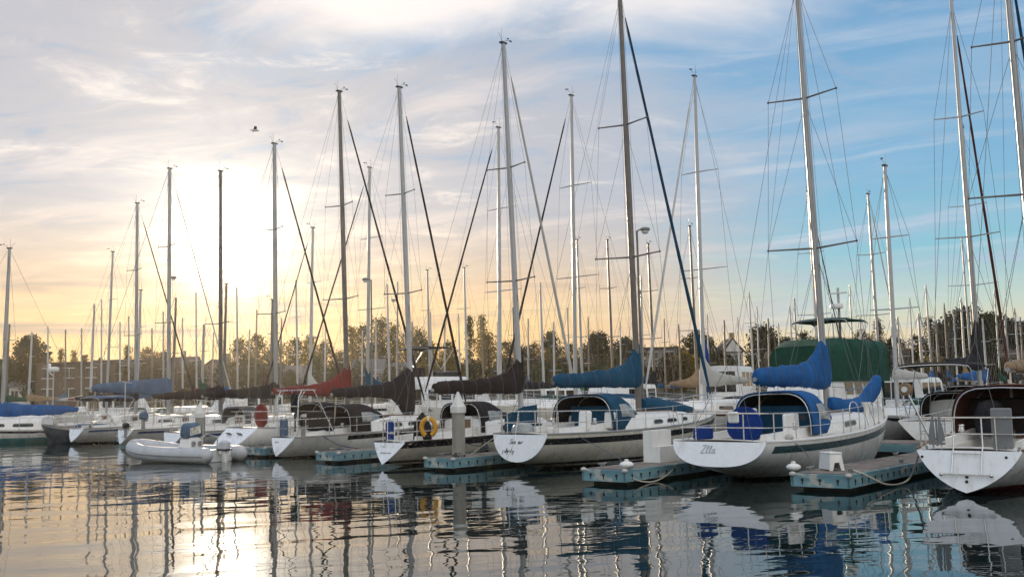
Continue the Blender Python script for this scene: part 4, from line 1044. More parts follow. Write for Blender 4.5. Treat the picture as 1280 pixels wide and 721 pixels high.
# ------------------------------------------------------------------ docks
def teal_mat():
    M = bpy.data.materials.new('peeling_teal_timber'); M.use_nodes = True; g = NG(M.node_tree); b = M.node_tree.nodes['Principled BSDF']
    co = g.n('ShaderNodeTexCoord').outputs['Object']
    n1 = g.noise(g.v('MULTIPLY', co, (1, 1, 2)), 2.2, 8, 0.65); n2 = g.noise(g.v('MULTIPLY', co, (.8, .8, 4)), 1.2, 4, .6)
    c = g.ramp(n2, [(0.3, (0.095, 0.20, 0.235)), (0.7, (0.20, 0.36, 0.40))])
    c = g.mix(g.mapr(n1, .53, .63), c, rgb(0.42, 0.43, 0.38)); c = g.mix(g.mapr(n1, .33, .25), c, rgb(0.05, 0.05, 0.045))
    g.put(b.inputs['Base Color'], c); b.inputs['Roughness'].default_value = .75; return M
TEALT = teal_mat()
PLANK = mat('weathered_dock_top', (0.25, 0.21, 0.175), 0.85, mottle=.3, scale=2.5, bump=.4, bscale=9, dirt=((.10, .085, .07), 1.6, .8))
_g = NG(PLANK.node_tree); _b = PLANK.node_tree.nodes['Principled BSDF']; _src = _b.inputs['Base Color'].links[0].from_socket
_x = _g.sep(_g.n('ShaderNodeTexCoord').outputs['Object'])[0]; _i = _g.m('FLOOR', _g.m('DIVIDE', _x, .145)); _f = _g.m('FRACT', _g.m('DIVIDE', _x, .145))
_w = _g.n('ShaderNodeTexWhiteNoise', noise_dimensions='1D'); _g.put(_w.inputs['W'], _i)
_c = _g.mix(1.0, _src, _g.ramp(_w.outputs['Value'], [(0, .72), (1, 1.12)]), 'MULTIPLY')
_g.put(_b.inputs['Base Color'], _g.mix(_g.m('LESS_THAN', _f, .09), _c, rgb(.02, .018, .015)))
FLOATM = mat('dark_float', (0.035, 0.033, 0.03), 0.8, mottle=.4, scale=2, dirt=((.09, .10, .06), 3, .7))
CONC = mat('pile_concrete', (0.30, 0.285, 0.25), 0.85, mottle=.18, scale=2.5, bump=.3, bscale=14, wet=((.06, .055, .045), .45, .5), dirt=((.16, .15, .12), 1.4, .6), stretch=(1, 1, .4))
CONE = mat('pile_cap_white', (0.66, 0.65, 0.61), 0.6, mottle=.08, dirt=((.36, .33, .28), 4, .5))
def finger(label, corner, length, width, zt=.36):
    """corner = near right hand corner of the outer end; runs along the boats"""
    t = thing('finger_dock', label, 'dock', (corner.x, corner.y, 0), UANG, 'finger docks between the boats')
    MB().box((length / 2, width / 2, zt - .03), (length, width, .07), bev=.012).build('deck_boards', PLANK, t)
    for nm, c, s in (('fascia', (length / 2, -.035, zt - .14), (length + .14, .07, .27)), ('fascia', (length / 2, width + .035, zt - .14), (length + .14, .07, .27)), ('fascia', (-.036, width / 2, zt - .143), (.068, width + .13, .275))):
        f = MB().box(c, s, bev=.008).build(nm, TEALT, t)
        bolt = None
        n = int(max(s) / .36)
        for i in range(min(n, 26)):
            q = (i + .5) / n
            if s[0] > s[1]: p = (q * length, c[1] + (.036 if c[1] > 0 else -.036), zt - .13); ax = 'Y'
            else: p = (c[0] - .036, q * width, zt - .13); ax = 'X'
            if bolt is None or bolt['ax'] != ax:
                bolt = MB().lathe((0, 0, 0), [(.032, -.014), (.032, .014)], 8, ax).box((0, 0, -.055), (.02, .02, .07)).build('bolt_plate', BLACKP, f); bolt['ax'] = ax; bolt.location = p
            else: dup(bolt, p, parent=f)
    MB().box((length / 2 + .15, width / 2, .03), (length - .1, width - .16, .34)).build('float', FLOATM, t)
    M = MB(); c = MB()
    cl = None
    for x, y in ((.5, width - .12), (.45, .12), (3.4, .12), (5.6, width - .12)):
        if cl is None:
            cl = MB().tube(spline([(-.16, 0, .09), (-.08, 0, .08), (.08, 0, .08), (.16, 0, .09)], 3), .022, 6).box((-.05, 0, .035), (.04, .05, .08)).box((.05, 0, .035), (.04, .05, .08)).build('dock_cleat', GREYP, t, 40); cl.location = (x, y, zt)
        else: dup(cl, (x, y, zt), parent=t)
    for y in (-.03, width + .03):
        MB().ball((-.05, y, zt - .02), .075, (1, 1, .7)).build('corner_bumper', C_GREY, t, 60)
    return t
f1 = finger('blue sided finger dock with a small white stool, nearest on the right', at_z(1060, 593, .36), 10.5, 1.15)
f2 = finger('blue sided finger dock with tall white dock steps standing on it', at_z(781, 587, .36), 11, 1.1)
P3 = Vector((-1.75, 28.4, 0)); f3 = finger('blue sided finger dock at the foot of the concrete pile', P3, 10.5, 1.05)
f4 = finger('blue sided finger dock between the black covered sloop and the cream sloop', at_z(424, 565, .36), 10, 1.05)
f5 = finger('blue sided finger dock between the maroon covered sloop and the black covered sloop', Vector((-9.15, 36.9, 0)), 10, 1.05)
for k, (px, Y, lab) in enumerate(((160, 51.5, 'left of the inflatable'), (100, 53, 'under the dark blue skiff'))):
    finger('short blue sided finger dock ' + lab, at_d(px, 550, Y), 9, 1.0)
# main walkway behind the bows, and two farther ones
W0 = Vector((3.9, 38.7, 0)) + U * .2; Wv = Vector((-.754, .657, 0)).normalized()
def walkway(label, off, t0, t1):
    a = W0 + U * off + Wv * t0; n = Wv; ang = math.atan2(n.y, n.x); L = t1 - t0
    t = thing('walkway_dock', label, 'dock', (a.x, a.y, 0), ang)
    MB().box((L / 2, 0, .34), (L, 2.0, .08)).build('deck_boards', PLANK, t)
    for s_ in (-1, 1): MB().box((L / 2, s_ * 1.03, .24), (L, .06, .24)).build('fascia', TEALT, t)
    MB().box((L / 2, 0, .05), (L - .2, 1.7, .3)).build('float', FLOATM, t)
walkway('long blue sided walkway dock behind the bows of the front row', 0, -26, 85)
walkway('far walkway dock between the back rows of boats', 27.0, -45, 110)
walkway('farthest walkway dock in front of the shore', 57.0, -60, 130)

def f_world(o, p): return Vector(o.location) + Matrix.Rotation(o.rotation_euler[2], 3, 'Z') @ Vector(p)
def piling(label, pos, top, r=.19):
    t = thing('piling', label, 'pile', (pos[0], pos[1], 0), 0.4, 'concrete piles with white caps')
    MB().lathe((0, 0, 0), [(r, -1.5), (r, top - .52), (r * .98, top - .50)], 8).build('shaft', CONC, t)
    MB().lathe((0, 0, 0), [(r * 1.14, top - .60), (r * 1.16, top - .42), (r * .95, top - .38), (.03, top), (.005, top + .01)], 12).build('cap', CONE, t)
    return t
piling('tall concrete pile with white pointed cap beside the cream sloop', f_world(f3, (.62, .38, 0)), 2.22, .20)
piling('concrete pile with white pointed cap behind the inflatable boat', at_d(250, 550, 39.5), 2.05, .19)
M = MB()
# dock boxes and steps
def dock_steps(label, pos, rz, w, hgt, dep, n):
    t = thing('dock_steps', label, 'steps', pos, rz)
    prof = [(0, 0)]
    for i in range(n): prof += [(i * dep / n, (i + 1) * hgt / n), ((i + 1) * dep / n, (i + 1) * hgt / n)]
    prof += [(dep, 0)]
    MB().slab([(x, -w / 2, z) for x, z in prof], (0, 1, 0), w).build('treads', WHITEP, t)
    return t
fx = lambda f, x, y, z: f_world(f, (x, y, z))
def f_world(o, p): return Vector(o.location) + Matrix.Rotation(o.rotation_euler[2], 3, 'Z') @ Vector(p)
s2 = dock_steps('tall white moulded dock steps on a finger dock in the middle', f_world(f2, (1.7, .95, .365)), UANG - math.pi, .75, .92, .8, 2)
s2.location = f_world(f2, (2.6, .40, .368)); s2.rotation_euler = (0, 0, UANG + math.pi / 2)
s2.scale = (.6, 1.25, .85)
t = thing('step_stool', 'small white plastic step stool on the right hand finger dock', 'step stool', f_world(f1, (.95, .75, .365)), UANG + .9)
for s_ in (-1, 1):
    MB().slab([(s_ * .25, -.17, 0), (s_ * .25, -.10, 0), (s_ * .25, -.05, .17), (s_ * .25, .05, .17), (s_ * .25, .10, 0), (s_ * .25, .17, 0), (s_ * .21, .13, .36), (s_ * .21, -.13, .36)], (-s_, 0, 0), .025).build('side', WHITEP, t)
MB().box((0, 0, .365), (.46, .29, .04), bev=.012).build('top', WHITEP, t)
for s_ in (-1, 1):
    MB().box((0, s_ * .145, .19), (.44, .02, .34), rx=s_ * .12).build('riser', WHITEP, t)
# ropes
def rope(label, pts, r=.016, m=None):
    M = MB().tube(spline([Vector(p) for p in pts], 7), r, 6); o = M.build('mooring_line', m or ROPE, None, 50); return tag(o, label, 'rope', 'mooring lines')
def bw(b, p): return f_world(b, p)
rope('white mooring line drooping from the right hand finger dock to the V transom sloop', [f_world(f1, (.5, .12, .42)), f_world(f1, (.55, -.1, .34)), f_world(f1, (1.2, -.35, .08)), f_world(f1, (2.2, -.45, .12)), bw(b1, (.6, 1.12, .80)), bw(b1, (.4, 1.0, .95))], .02)
rope('white mooring line hanging in a loop on the finger dock below the white steps', [f_world(f2, (-.05, .0, .36)), f_world(f2, (.3, -.08, .12)), f_world(f2, (1.0, -.10, .02)), f_world(f2, (1.7, -.08, .14)), f_world(f2, (2.2, -.02, .36))], .018)
rope('thin dark mooring line from the deep blue covered sloop to its finger dock', [bw(b3, (.9, -1.12, 1.03)), bw(b3, (1.1, -1.6, .75)), f_world(f2, (1.4, 1.05, .45)), f_world(f2, (.5, 1.0, .42))], .011, ROPED)
rope('thin mooring line from the bright blue covered sloop down to the finger dock', [bw(b2, (1.0, -1.22, 1.02)), bw(b2, (1.2, -1.5, .72)), f_world(f1, (.9, 1.12, .42)), f_world(f1, (.5, 1.03, .45))], .010, ROPED)
rope('black mooring line drooping along the side of the black covered sloop', [bw(b5, (1.0, -.95, .78)), bw(b5, (1.5, -1.35, .42)), bw(b5, (2.4, -1.7, .22)), f_world(f4, (.6, 1.0, .42))], .02, ROPED)
rope('white mooring line from the stern of the deep blue covered sloop to the pile dock', [bw(b3, (.5, .98, 1.03)), bw(b3, (.3, 1.3, .85)), f_world(f3, (.9, .15, .42))], .013)
rope('white mooring line from the black covered sloop to the dock left of it', [bw(b5, (.5, .68, .78)), bw(b5, (.6, 1.1, .55)), f_world(f5, (.8, .12, .42))], .013)
rope('dark mooring line from the cream sloop to the pile', [bw(b4, (1.6, -1.12, .80)), bw(b4, (2.0, -1.4, .62)), bw(b4, (2.6, -1.75, .45)), f_world(f3, (.6, .98, .42))], .016, ROPED)
rope('white mooring line from the right hand finger dock up to the far bow', [f_world(f1, (8.6, .1, .42)), f_world(f1, (8.3, -.5, .9)), f_world(f1, (8.0, -1.0, 1.25))], .015) if False else None
def fender(label, pos, r=.13, l=.5, m=None, flat=False):
    if flat: M = MB().ball((0, 0, 0), r, (1.25, 1.1, .62), 16).lathe((0, 0, r * .5), [(.05, -.02), (.05, .05), (.02, .06)], 8)
    else: M = MB().lathe((0, 0, 0), [(.01, -l / 2), (r * .7, -l / 2 + .04), (r, -l / 2 + .13), (r, l / 2 - .13), (r * .6, l / 2 - .03), (.05, l / 2 + .04), (.04, l / 2 + .10)], 14)
    o = M.build('fender', m or WHITEP, None, 50); o.location = pos; return tag(o, label, 'fender', 'fenders')
fender('round white fender on the outer corner of the finger dock by the white steps', f_world(f2, (.08, .0, .47)), .135, flat=True)
fender('round white fender hanging at the outer corner of the right hand finger dock', f_world(f1, (.10, 1.22, .47)), .125, flat=True)
fender('black fender against the side of the cream sloop by the pile', bw(b4, (2.7, -1.42, .42)), .14, .44, BLACKP)
fender('black fender on the side of the black covered sloop', bw(b5, (6.6, -1.50, .62)), .13, .5, BLACKP)

# ------------------------------------------------------------------ inflatable in front
TUBE = mat('grey_inflatable_tube', (0.46, 0.47, 0.49), 0.5, mottle=.07, dirt=((.25, .24, .22), 3, .4))
pd = at_z(283, 569, .12); ad = math.atan2(.50, -.87)
rib = thing('inflatable_boat', 'grey rigid inflatable boat with console and white outboard moored at left', 'inflatable boat', (-10.35, 34.9, 0), ad)
def ribpath(s_):
    return [(-.55, s_ * .80, .26), (0, s_ * .80, .26), (1.4, s_ * .80, .27), (2.8, s_ * .74, .32), (3.6, s_ * .52, .42), (4.0, s_ * .2, .50), (4.06, 0, .51)]
for s_ in (-1, 1):
    P = spline(ribpath(s_), 6); M = MB(); rings = []
    n = len(P)
    for i, p in enumerate(P):
        q = .265 * min(1, .45 + .55 * sm(0, .07, i / n)); T = (P[min(i + 1, n - 1)] - P[max(0, i - 1)]).normalized(); Z = Vector((0, 0, 1)); X = T.cross(Z).normalized(); Y = X.cross(T)
        rings.append([p + X * q * math.cos(a) + Y * q * math.sin(a) for a in [2 * math.pi * k / 16 for k in range(16)]])
    tb = M.loft(rings, True, True).build('tube', TUBE, rib, 60)
    MB().tube([p + Vector((0, s_ * .17, .185)) for p in P[4:-8]], .012, 5).build('grab_line', ROPED, tb)
    MB().tube([p + Vector((0, s_ * .262, -.02)) for p in P[2:-4]], .028, 6).build('rub_strake', GREYP, tb, 40)
    for k in (10, 18, 25):
        p = P[k]; MB().box(p + Vector((0, s_ * .02, .25)), (.22, .06, .03), bev=.01).build('lifting_handle', BLACKP, tb)
    a = P[27]; M = MB(); M.tube([a + Vector((0, .26 * math.cos(t), .26 * math.sin(t))) for t in [2 * math.pi * k / 16 for k in range(17)]], .014, 5).build('strap', BLACKP, tb)
M = MB(); rg = []
for i in range(9):
    x = lerp(-.1, 3.8, i / 8); b_ = .70 * (1 - (i / 8) ** 3 * .9); rg.append([(x, b_, .2), (x, b_ * .5, -.08 + .05 * i / 8), (x, 0, -.16 + .35 * (i / 8) ** 3), (x, -b_ * .5, -.08 + .05 * i / 8), (x, -b_, .2)])
M.loft(rg, False).build('hull', GEL, rib, 40)
MB().box((1.9, 0, .16), (3.4, 1.25, .04)).build('floor', GREYP, rib)
MB().box((-.06, 0, .22), (.08, 1.2, .44), bev=.02).build('transom', GEL, rib)
MB().box((1.3, 0, .52), (.62, .62, .66), bev=.08, taper=.85).build('console', GEL, rib, 40)
sc_ = MB().box((1.27, 0, 1.08), (.46, .74, .54), bev=.10, taper=.86).build('seat_cover', C_SLATE, rib, 50)
LOGO = mat('faded_print', (0.62, 0.58, 0.46), .6, mottle=.5, scale=9, dirt=((.75, .75, .7), 7, .9)); 
MB().slab([(1.065, .26, .90), (1.065, -.24, .98), (1.085, -.22, 1.26), (1.085, .02, 1.20), (1.08, .24, 1.16)], (-1, 0, 0), .025).build('printed_patch', LOGO, sc_)
MB().slab([(1.15, .327, .92), (1.43, .327, .94), (1.41, .30, 1.22), (1.17, .30, 1.16)], (0, 1, 0), .012).build('printed_patch', LOGO, sc_)
for y in (.15, -.15): MB().lathe((.98, y, .62), [(.09, -.01), (.09, .02)], 14, 'X').build('round_hatch', GREYP, rib)
o = outboard(rib, 'outboard_motor', -.36, .0, .34, TUBE, .95, sub=WHITEP)
MB().box((-.36, 0, .43), (.46, .31, .06), bev=.02).build('motor_stripe', BLACKP, o)
M = MB().tube([(.35, -.35, .2), (.35, -.35, .85), (.5, 0, .95), (.35, .35, .85), (.35, .35, .2)], .02, 6).build('grab_frame', STEEL, rib, 40)
# dark blue skiff
p = at_z(93, 551, 0.1); sk = thing('skiff', 'dark blue open skiff at the end of a short dock near the left edge', 'skiff', (p.x + 2.2, p.y - .2, 0), math.radians(172))
NAVYG = mat('dark_blue_gelcoat', (0.012, 0.028, 0.05), .35, mottle=.15, dirt=((.05, .06, .07), 3, .5))
hk = Hull(4.2, 1.7, (.62, .66, 1.0), .7, .02, .05, .3, .05); build_hull(hk, sk, NAVYG, None, NAVYG, 1, C_DARK)
toe_rail(sk, hk, GREYP, size=.035)
MB().box((1.2, 0, .82), (1.6, 1.1, .35), bev=.1).build('boat_cover', C_SLATE, sk, 40)
outboard(sk, 'outboard_motor', -.2, 0, .6, C_DARK, .8)
# ------------------------------------------------------------------ boats behind: mast list read from the photograph
ROWS = [(0, -1), (19.5, 1), (34.5, -1), (49.5, 1), (64.5, -1)]     # offset along U from the second row's masts, heading sign
def row_pt(o, px):
    k = (px - 640) / F; a, c = 8.45 + U.x * o, 44 + U.y * o
    t = (a - c * k) / (.754 + .657 * k); return Vector((a - .754 * t, c + .657 * t, 0)), t
placed = {o: [] for o, _ in ROWS}
def mid_boat(label, xt, yt, row=None, hullm=None, cover=None, prof=None, jib=None, spr=2, mm=None, group=None, canvas=None, hwant=12.6, L=None, boomz=2.5, force=None, lod=None, seed=0):
    rr = random.Random(int(xt * 7 + yt)); best = None
    for i, (o, sg) in enumerate(ROWS):
        if row is not None and i != row: continue
        p, t = row_pt(o, xt); top = at_d(xt, yt, p.y); 
        clash = min([abs(t - q) for q in placed[o]] or [99])
        cost = abs(top.z - hwant) + (0 if clash > 3.7 else (3.7 - clash) * (2.2 if row is None else 0)) + (30 if p.y > 132 else 0)
        if best is None or cost < best[0]: best = (cost, o, sg, p, t, top.z, clash)
    cost, o, sg, p, t, H, clash = best; placed[o].append(t)
    if force: sg = force
    far = p.y > 84
    lod = lod if lod is not None else (0 if far else 1)
    ang = UANG + (0 if sg > 0 else math.pi) + rr.uniform(-.03, .03); u = Vector((math.cos(ang), math.sin(ang), 0))
    L = L or max(7.5, min(12.5, H * .78)) * rr.uniform(.95, 1.05); k = L / 10
    xm = .56 * L; lean = -.018; tp_ = at_d(xt, yt, p.y); p = Vector((tp_.x, tp_.y, 0)) - u * (lean * H); org = Vector((p.x, p.y, 0)) - u * xm
    root = thing('sailboat', label, 'sailboat', (org.x, org.y, 0), ang, group or 'sailboats in the rows behind')
    h = Hull(L, L * .31, (.85 * k, .9 * k, 1.25 * k), .85 * k, .12, .25, rr.choice((.1, .5, .8)), .1)
    stripe = rr.choice((BLUSTRIPE, BLKSTRIPE, TEALSTRIPE, BRNSTRIPE, None))
    build_hull(h, root, hullm or rr.choice((H_WHITE, H_CREAM, H_BLUEB, H_WHITE)), (stripe, .08, .2, .03, .97) if stripe and lod > 0 else None, TRANSOM, lod, DECK)
    build_cabin(h, root, .30 * L, .72 * L, .48 * k, 1.0 * k, lod, [(.38 * L, .48 * L, .35, .8), (.52 * L, .63 * L, .35, .8)] if lod > 0 else [])
    zf = h.zx(xm) + .4; wr = .0075 if lod else .009
    sp = [(.40, 1.0 * k), (.70, .78 * k)] if spr == 2 else ([(.52, .95 * k)] if spr else [])
    mast, at = build_rig(root, h, xm, zf, (xm + lean * H, H), (.085 if lod else .085), mm or rr.choice((ALU, ALUW, ALUW, ALU, ALUB)), sp, lod, wr, jib=jib, vane=lod > 0, back=True)
    cv = cover or rr.choice((C_DARK, C_NAVY, C_BLUE, C_GREY, C_TAN, C_BROWN, C_GREEN, C_SLATE, C_MAROON)); bl = .36 * L
    MB().tube([(xm - .1, 0, boomz - .08), (xm - bl, 0, boomz - .04)], .06, 6).build('boom', mm or ALU, root, 40)
    sail_cover(root, xm + .1, boomz, bl, prof or rr.choice((LOWP, BOOT, FLATP)), cv, n=22 if lod else 10, m=12 if lod else 8, seed=int(xt))
    if lod > 0:
        cd = rr.choice((C_DARK, C_NAVY, C_BLUE, C_TAN, C_GREEN)) if canvas is None else canvas
        if cd: dodger(root, 'dodger', rr.uniform(.20, .25) * L, .38 * L, .92 * k, h.zx(2), rr.uniform(.75, 1.05), cd, panels=True, pn=rr.uniform(.4, .62))
        pp = []
        M = MB()
        for s_ in (-1, 1):
            pt = [Vector((x * L, s_ * (h.hb(x) - .07), h.zs(x) + .62)) for x in (.03, .2, .4, .6, .8, .97)]
            M.tube(pt, .010, 4)
            M.tube([q - Vector((0, 0, .3)) for q in pt], .008, 4)
            for q in pt: M.tube([q - Vector((0, 0, .62)), q], .012, 4)
        M.build('guard_rail', STEEL, root)
    return root
A = mid_boat
# second row, bows towards us
A('white sloop with pale grey pointed sail cover right of the deep blue cover', 868, 96, 0, cover=C_GREY, prof=BOOT, jib=(C_GREY, .06), canvas=C_DARK)
A('white sloop behind the deep blue cover, tall mast with dark furled jib', 714, 120, 0, cover=C_DARK, jib=(C_DARK, .06), prof=FLATP)
A('white sloop behind the cream sloop, tall mast with brown furled jib', 623, 160, 0, cover=C_DARK, prof=LOWP, jib=(C_BROWN, .06))
A('white sloop with dark blue pointed sail cover behind the black covered sloop', 462, 210, 0, cover=C_NAVY, prof=BOOT, jib=(C_BROWN, .055))
A('white sloop with pale pointed sail cover behind the maroon cover', 391, 285, 0, cover=C_GREY, prof=BOOT, jib=(C_DARK, .05), L=9)
A('white sloop with long pale grey sail cover right of the green canvas yacht', 1106, 208, 0, cover=C_GREY, prof=FLATP, L=9.5, jib=None)
A('white sloop with blue sail cover whose mast stands just right of the green canvas yacht', 1085, 243, 1, cover=C_BLUE, prof=LOWP, jib=(C_GREY, .05))
bb = A('white sloop with black bimini and black sail bundle behind the V transom sloop', 1189, 0, 0, cover=C_DARK, prof=[(0.0, .3, 1.9, .14), (.05, .3, 1.8, .2), (.13, .3, 1.2, .22), (.16, .2, .4, .18), (.5, .12, .2, .1), (1, .1, .12, .08)], force=1, hwant=16, L=11.5, canvas=C_DARK, boomz=2.9, jib=(C_BURG, .065))
bimini(bb, .6, 2.8, 1.2, 2.75, 1.0, C_DARK)
A('pale masted sloop whose mast rises just behind the tallest mast at right', 1203, 160, 1, cover=C_BLUE, prof=LOWP)
A('white sloop with tan sail cover in the second row far left', 141, 315, 0, cover=C_TAN, prof=LOWP, L=9.5)
A('white sloop with slate cover in the second row, mast left of the sun glow', 176, 363, 0, cover=C_SLATE, prof=FLATP, L=8.5, hwant=11)
A('white sloop with blue cover in the second row, mast just below the sun glow', 283, 355, 0, cover=C_BLUE, prof=LOWP, L=8.8, hwant=11)
A('white sloop with green cover in the second row near the maroon cover', 341, 375, 0, cover=C_GREEN, prof=FLATP, L=8.3, hwant=10)
A('blue covered white sloop, bronze mast left of the lamp by the deep blue cover', 759, 300, 1, cover=C_BLUE, mm=ALUB)
A('white sloop with bronze mast right of the deep blue covered sloop', 810, 305, 1, cover=C_DARK, mm=ALUB)
A('white sloop with thin mast behind the second tall mast right of centre', 862, 283, 1, cover=C_TAN)
A('white sloop with slender mast close behind the bright blue covered sloop', 1010, 240, 1, cover=C_NAVY, jib=(C_DARK, .05))
A('white sloop with jade green boat cover behind the deep blue dodger', 721, 300, 1, cover=C_JADE, prof=BOOT, canvas=C_JADE)
A('white sloop in the third row with bare mast below centre of the picture', 580, 335, 1, cover=C_GREY, prof=FLATP)
A('white sloop in the third row, mast right of the black covered sloop mast', 534, 338, 1, cover=C_DARK)
A('white sloop in the third row, mast left of the black covered sloop mast', 484, 355, 1, cover=C_NAVY, jib=(C_GREY, .05))
A('white sloop in the third row, mast right of the maroon cover', 453, 413, None, cover=C_BLUE)
A('white sloop in the third row, mast left of the dark mast with maroon cover', 370, 350, 1, cover=C_DARK)
A('white sloop in the third row, mast between the two darkest left masts', 245, 365, 1, cover=C_MAROON)
for i, (x, y) in enumerate(((102, 410), (118, 380), (127, 374), (161, 395), (204, 389), (220, 372), (228, 397), (267, 415), (296, 359), (321, 387), (407, 405), (497, 352), (538, 389), (602, 397), (641, 384), (675, 353), (709, 384), (801, 345),
                            (936, 364), (946, 383), (987, 382), (993, 372), (1062, 356), (1137, 372), (1157, 356), (1180, 379), (1201, 372), (1243, 363), (1268, 385), (1202, 206 + 90), (150, 402), (190, 410), (255, 405), (312, 412), (352, 398), (430, 400), (470, 398), (515, 402), (556, 404), (573, 392),
                            (622, 402), (660, 398), (692, 402), (735, 396), (775, 402), (790, 385), (830, 398), (848, 405), (884, 392), (905, 400), (922, 396), (960, 398), (973, 404), (1022, 398), (1040, 392), (1075, 396), (1095, 388), (1122, 396), (1148, 392), (1170, 400), (1192, 394), (1213, 385), (1228, 398), (1256, 392), (1275, 396), (60, 408), (40, 415), (82, 412), (12, 405))):
    A('small distant sailboat with thin bare mast among the far packed rows', x, y, None, group='distant sailboats in the far rows', spr=1 if i % 2 else 2, hwant=10.5 + (i * 7 % 5) * .6, lod=0)

# boat cut by the left edge, lying across
pl = at_d(4, 480, 56); top = at_d(3, 311, 56); angL = math.radians(188); uL = Vector((math.cos(angL), math.sin(angL), 0))
oL = Vector((pl.x, pl.y, 0)) - uL * 5.0; bl_ = thing('sailboat', 'white sloop with long bright blue sail cover lying broadside at the left edge', 'sailboat', (oL.x, oL.y, 0), angL)
hl = Hull(10, 3.1, (.72, .74, 1.1), .9, .1, .2, .4, .1); build_hull(hl, bl_, H_TEAL, (BLKSTRIPE, .08, .2, .02, .97), TRANSOM, 1, DECK)
build_cabin(hl, bl_, 2.6, 7.2, .62, 1.05, 1, [(3.0, 4.1, .35, .8), (4.5, 5.6, .35, .8), (6, 6.6, .35, .8)])
build_rig(bl_, hl, 5, 1.5, (4.9, top.z), .085, ALU, [(.45, 1.0)], 1, .008)
MB().tube([(4.9, 0, 1.65), (1.1, 0, 1.65)], .06, 8).build('boom', ALU, bl_, 40)
sail_cover(bl_, 5.1, 1.75, 4.1, [(0.0, .3, .6, .14), (.1, .36, .5, .22), (.3, .3, .36, .22), (.7, .3, .3, .2), (1, .12, .15, .1)], C_BLUE)
rails(bl_, hl, 1)

# ------------------------------------------------------------------ motor yachts
def motor_yacht(name, label, pos, ang, L, B, hullm, fb, house, fly=None):
    t = thing(name, label, 'motor yacht', (pos.x, pos.y, 0), ang)
    h = Hull(L, B, fb, B * .44, .02, .05, .25, .03); build_hull(h, t, hullm, (BLUSTRIPE, .06, .16, .02, .97), TRANSOM, 1, DECK)
    x0, x1, z0, z1, w, mh = house
    def hring(x, k, z): return [(x, w * k, z), (x, w * k * .96, lerp(z, z1, .9)), (x, w * k * .9, z1), (x, 0, z1 + .06), (x, -w * k * .9, z1), (x, -w * k * .96, lerp(z, z1, .9)), (x, -w * k, z)]
    c = MB().loft([hring(x0, 1, z0), hring(lerp(x0, x1, .75), 1, z0), [(x1 + (z - z1) * -.55 if z < z1 - .05 else x1 - .15, y * .8, z) for _, y, z in hring(x1, 1, z0)]], False, True).build('deckhouse', mh, t, 30)
    n = max(2, int((x1 - x0) / 1.1))
    for s_ in (-1, 1):
        for i in range(n):
            a = lerp(x0, lerp(x0, x1, .78), i / n) + .12; b = lerp(x0, lerp(x0, x1, .78), (i + 1) / n) - .06
            zz0, zz1 = lerp(z0, z1, .45), lerp(z0, z1, .84); y = lambda z: w * lerp(1, .96, (z - z0) / (.9 * (z1 - z0))) + .006
            MB().slab([(a, s_ * y(zz0), zz0), (b, s_ * y(zz0), zz0), (b, s_ * y(zz1), zz1), (a, s_ * y(zz1), zz1)], (0, -s_, 0), .03).build('window', GLASS, c)
    for y0, y1 in ((-.78, -.30), (-.24, .24), (.30, .78)):
        za, zb = lerp(z0, z1, .42), lerp(z0, z1, .86); xa = x1 + .55 * (z1 - za) - .0; xb = x1 + .55 * (z1 - zb)
        k = lambda z: .8
        MB().slab([(x1 - .02 + .10, y0 * w * .8, za), (x1 - .02 + .10, y1 * w * .8, za), (x1 - .04, y1 * w * .76, zb), (x1 - .04, y0 * w * .76, zb)], (1, 0, .3), .03).build('windscreen', GLASS, c)
        MB().slab([(x0 - .02, y0 * w * .9, lerp(z0, z1, .3)), (x0 - .02, y1 * w * .9, lerp(z0, z1, .3)), (x0 - .02, y1 * w * .86, zb), (x0 - .02, y0 * w * .86, zb)], (1, 0, 0), .016).build('aft_window', GLASS, c)
    M = MB()
    for s_ in (-1, 1):
        pt = [Vector((x * L, s_ * (h.hb(x) - .08), h.zs(x) + .75)) for x in (.35, .5, .65, .8, .92, .985)]
        M.tube(pt, .016, 5)
        for q in pt: M.tube([q - Vector((0, 0, .75)), q], .014, 5)
    M.build('bow_rail', STEEL, t, 40)
    return t, h
# green canvas yacht behind the bright blue covered sloop
pg = at_d(1046, 480, 44.5); gy, hg = motor_yacht('motor_yacht', 'motor yacht wrapped in dark green canvas with green bimini on top', Vector((pg.x, pg.y, 0)) + U * 3.0, UANG + math.pi, 11, 3.9, H_WHITE, (1.2, 1.25, 1.7), (2.0, 7.0, 1.2, 2.55, 1.6, GEL))
M = MB(); rg = []
for x, k in ((1.0, .9), (1.3, 1.0), (3.5, 1.0), (5.4, 1.0), (6.6, .82), (7.0, .7)):
    ring = []
    for j in range(17):
        a = math.pi * j / 16; y = 1.75 * k * math.copysign(abs(math.cos(a)) ** .35, math.cos(a)); z = 2.35 + (1.85 - (.35 if x > 6 else 0)) * math.sin(a) ** .30
        ring.append((x + .05 * noise.noise(Vector((x, y * 2, z * 2))), y + .05 * noise.noise(Vector((x * 2, y, z * 2))), z + .08 * noise.noise(Vector((x * 1.7, y * 1.7, 3)))))
    rg.append(ring)
cv = M.loft(rg, False, True).build('canvas_enclosure', C_GREEN, gy, 60)
M = MB()
for x in (1.2, 2.6, 4.0, 5.4):
    M.tube([(x, 1.78 * math.copysign(abs(math.cos(a)) ** .35, math.cos(a)), 2.37 + 1.88 * math.sin(a) ** .30) for a in [math.pi * j / 24 for j in range(25)]], .012, 5)
M.build('canvas_seam', C_GREEN, cv, 40)
M = MB().tube([(.96, .75, 1.9), (.96, .75, 2.75), (.96, -.35, 2.75), (.96, -.35, 1.9)], .05, 6); M.build('door_frame', WHITEP, gy, 40)
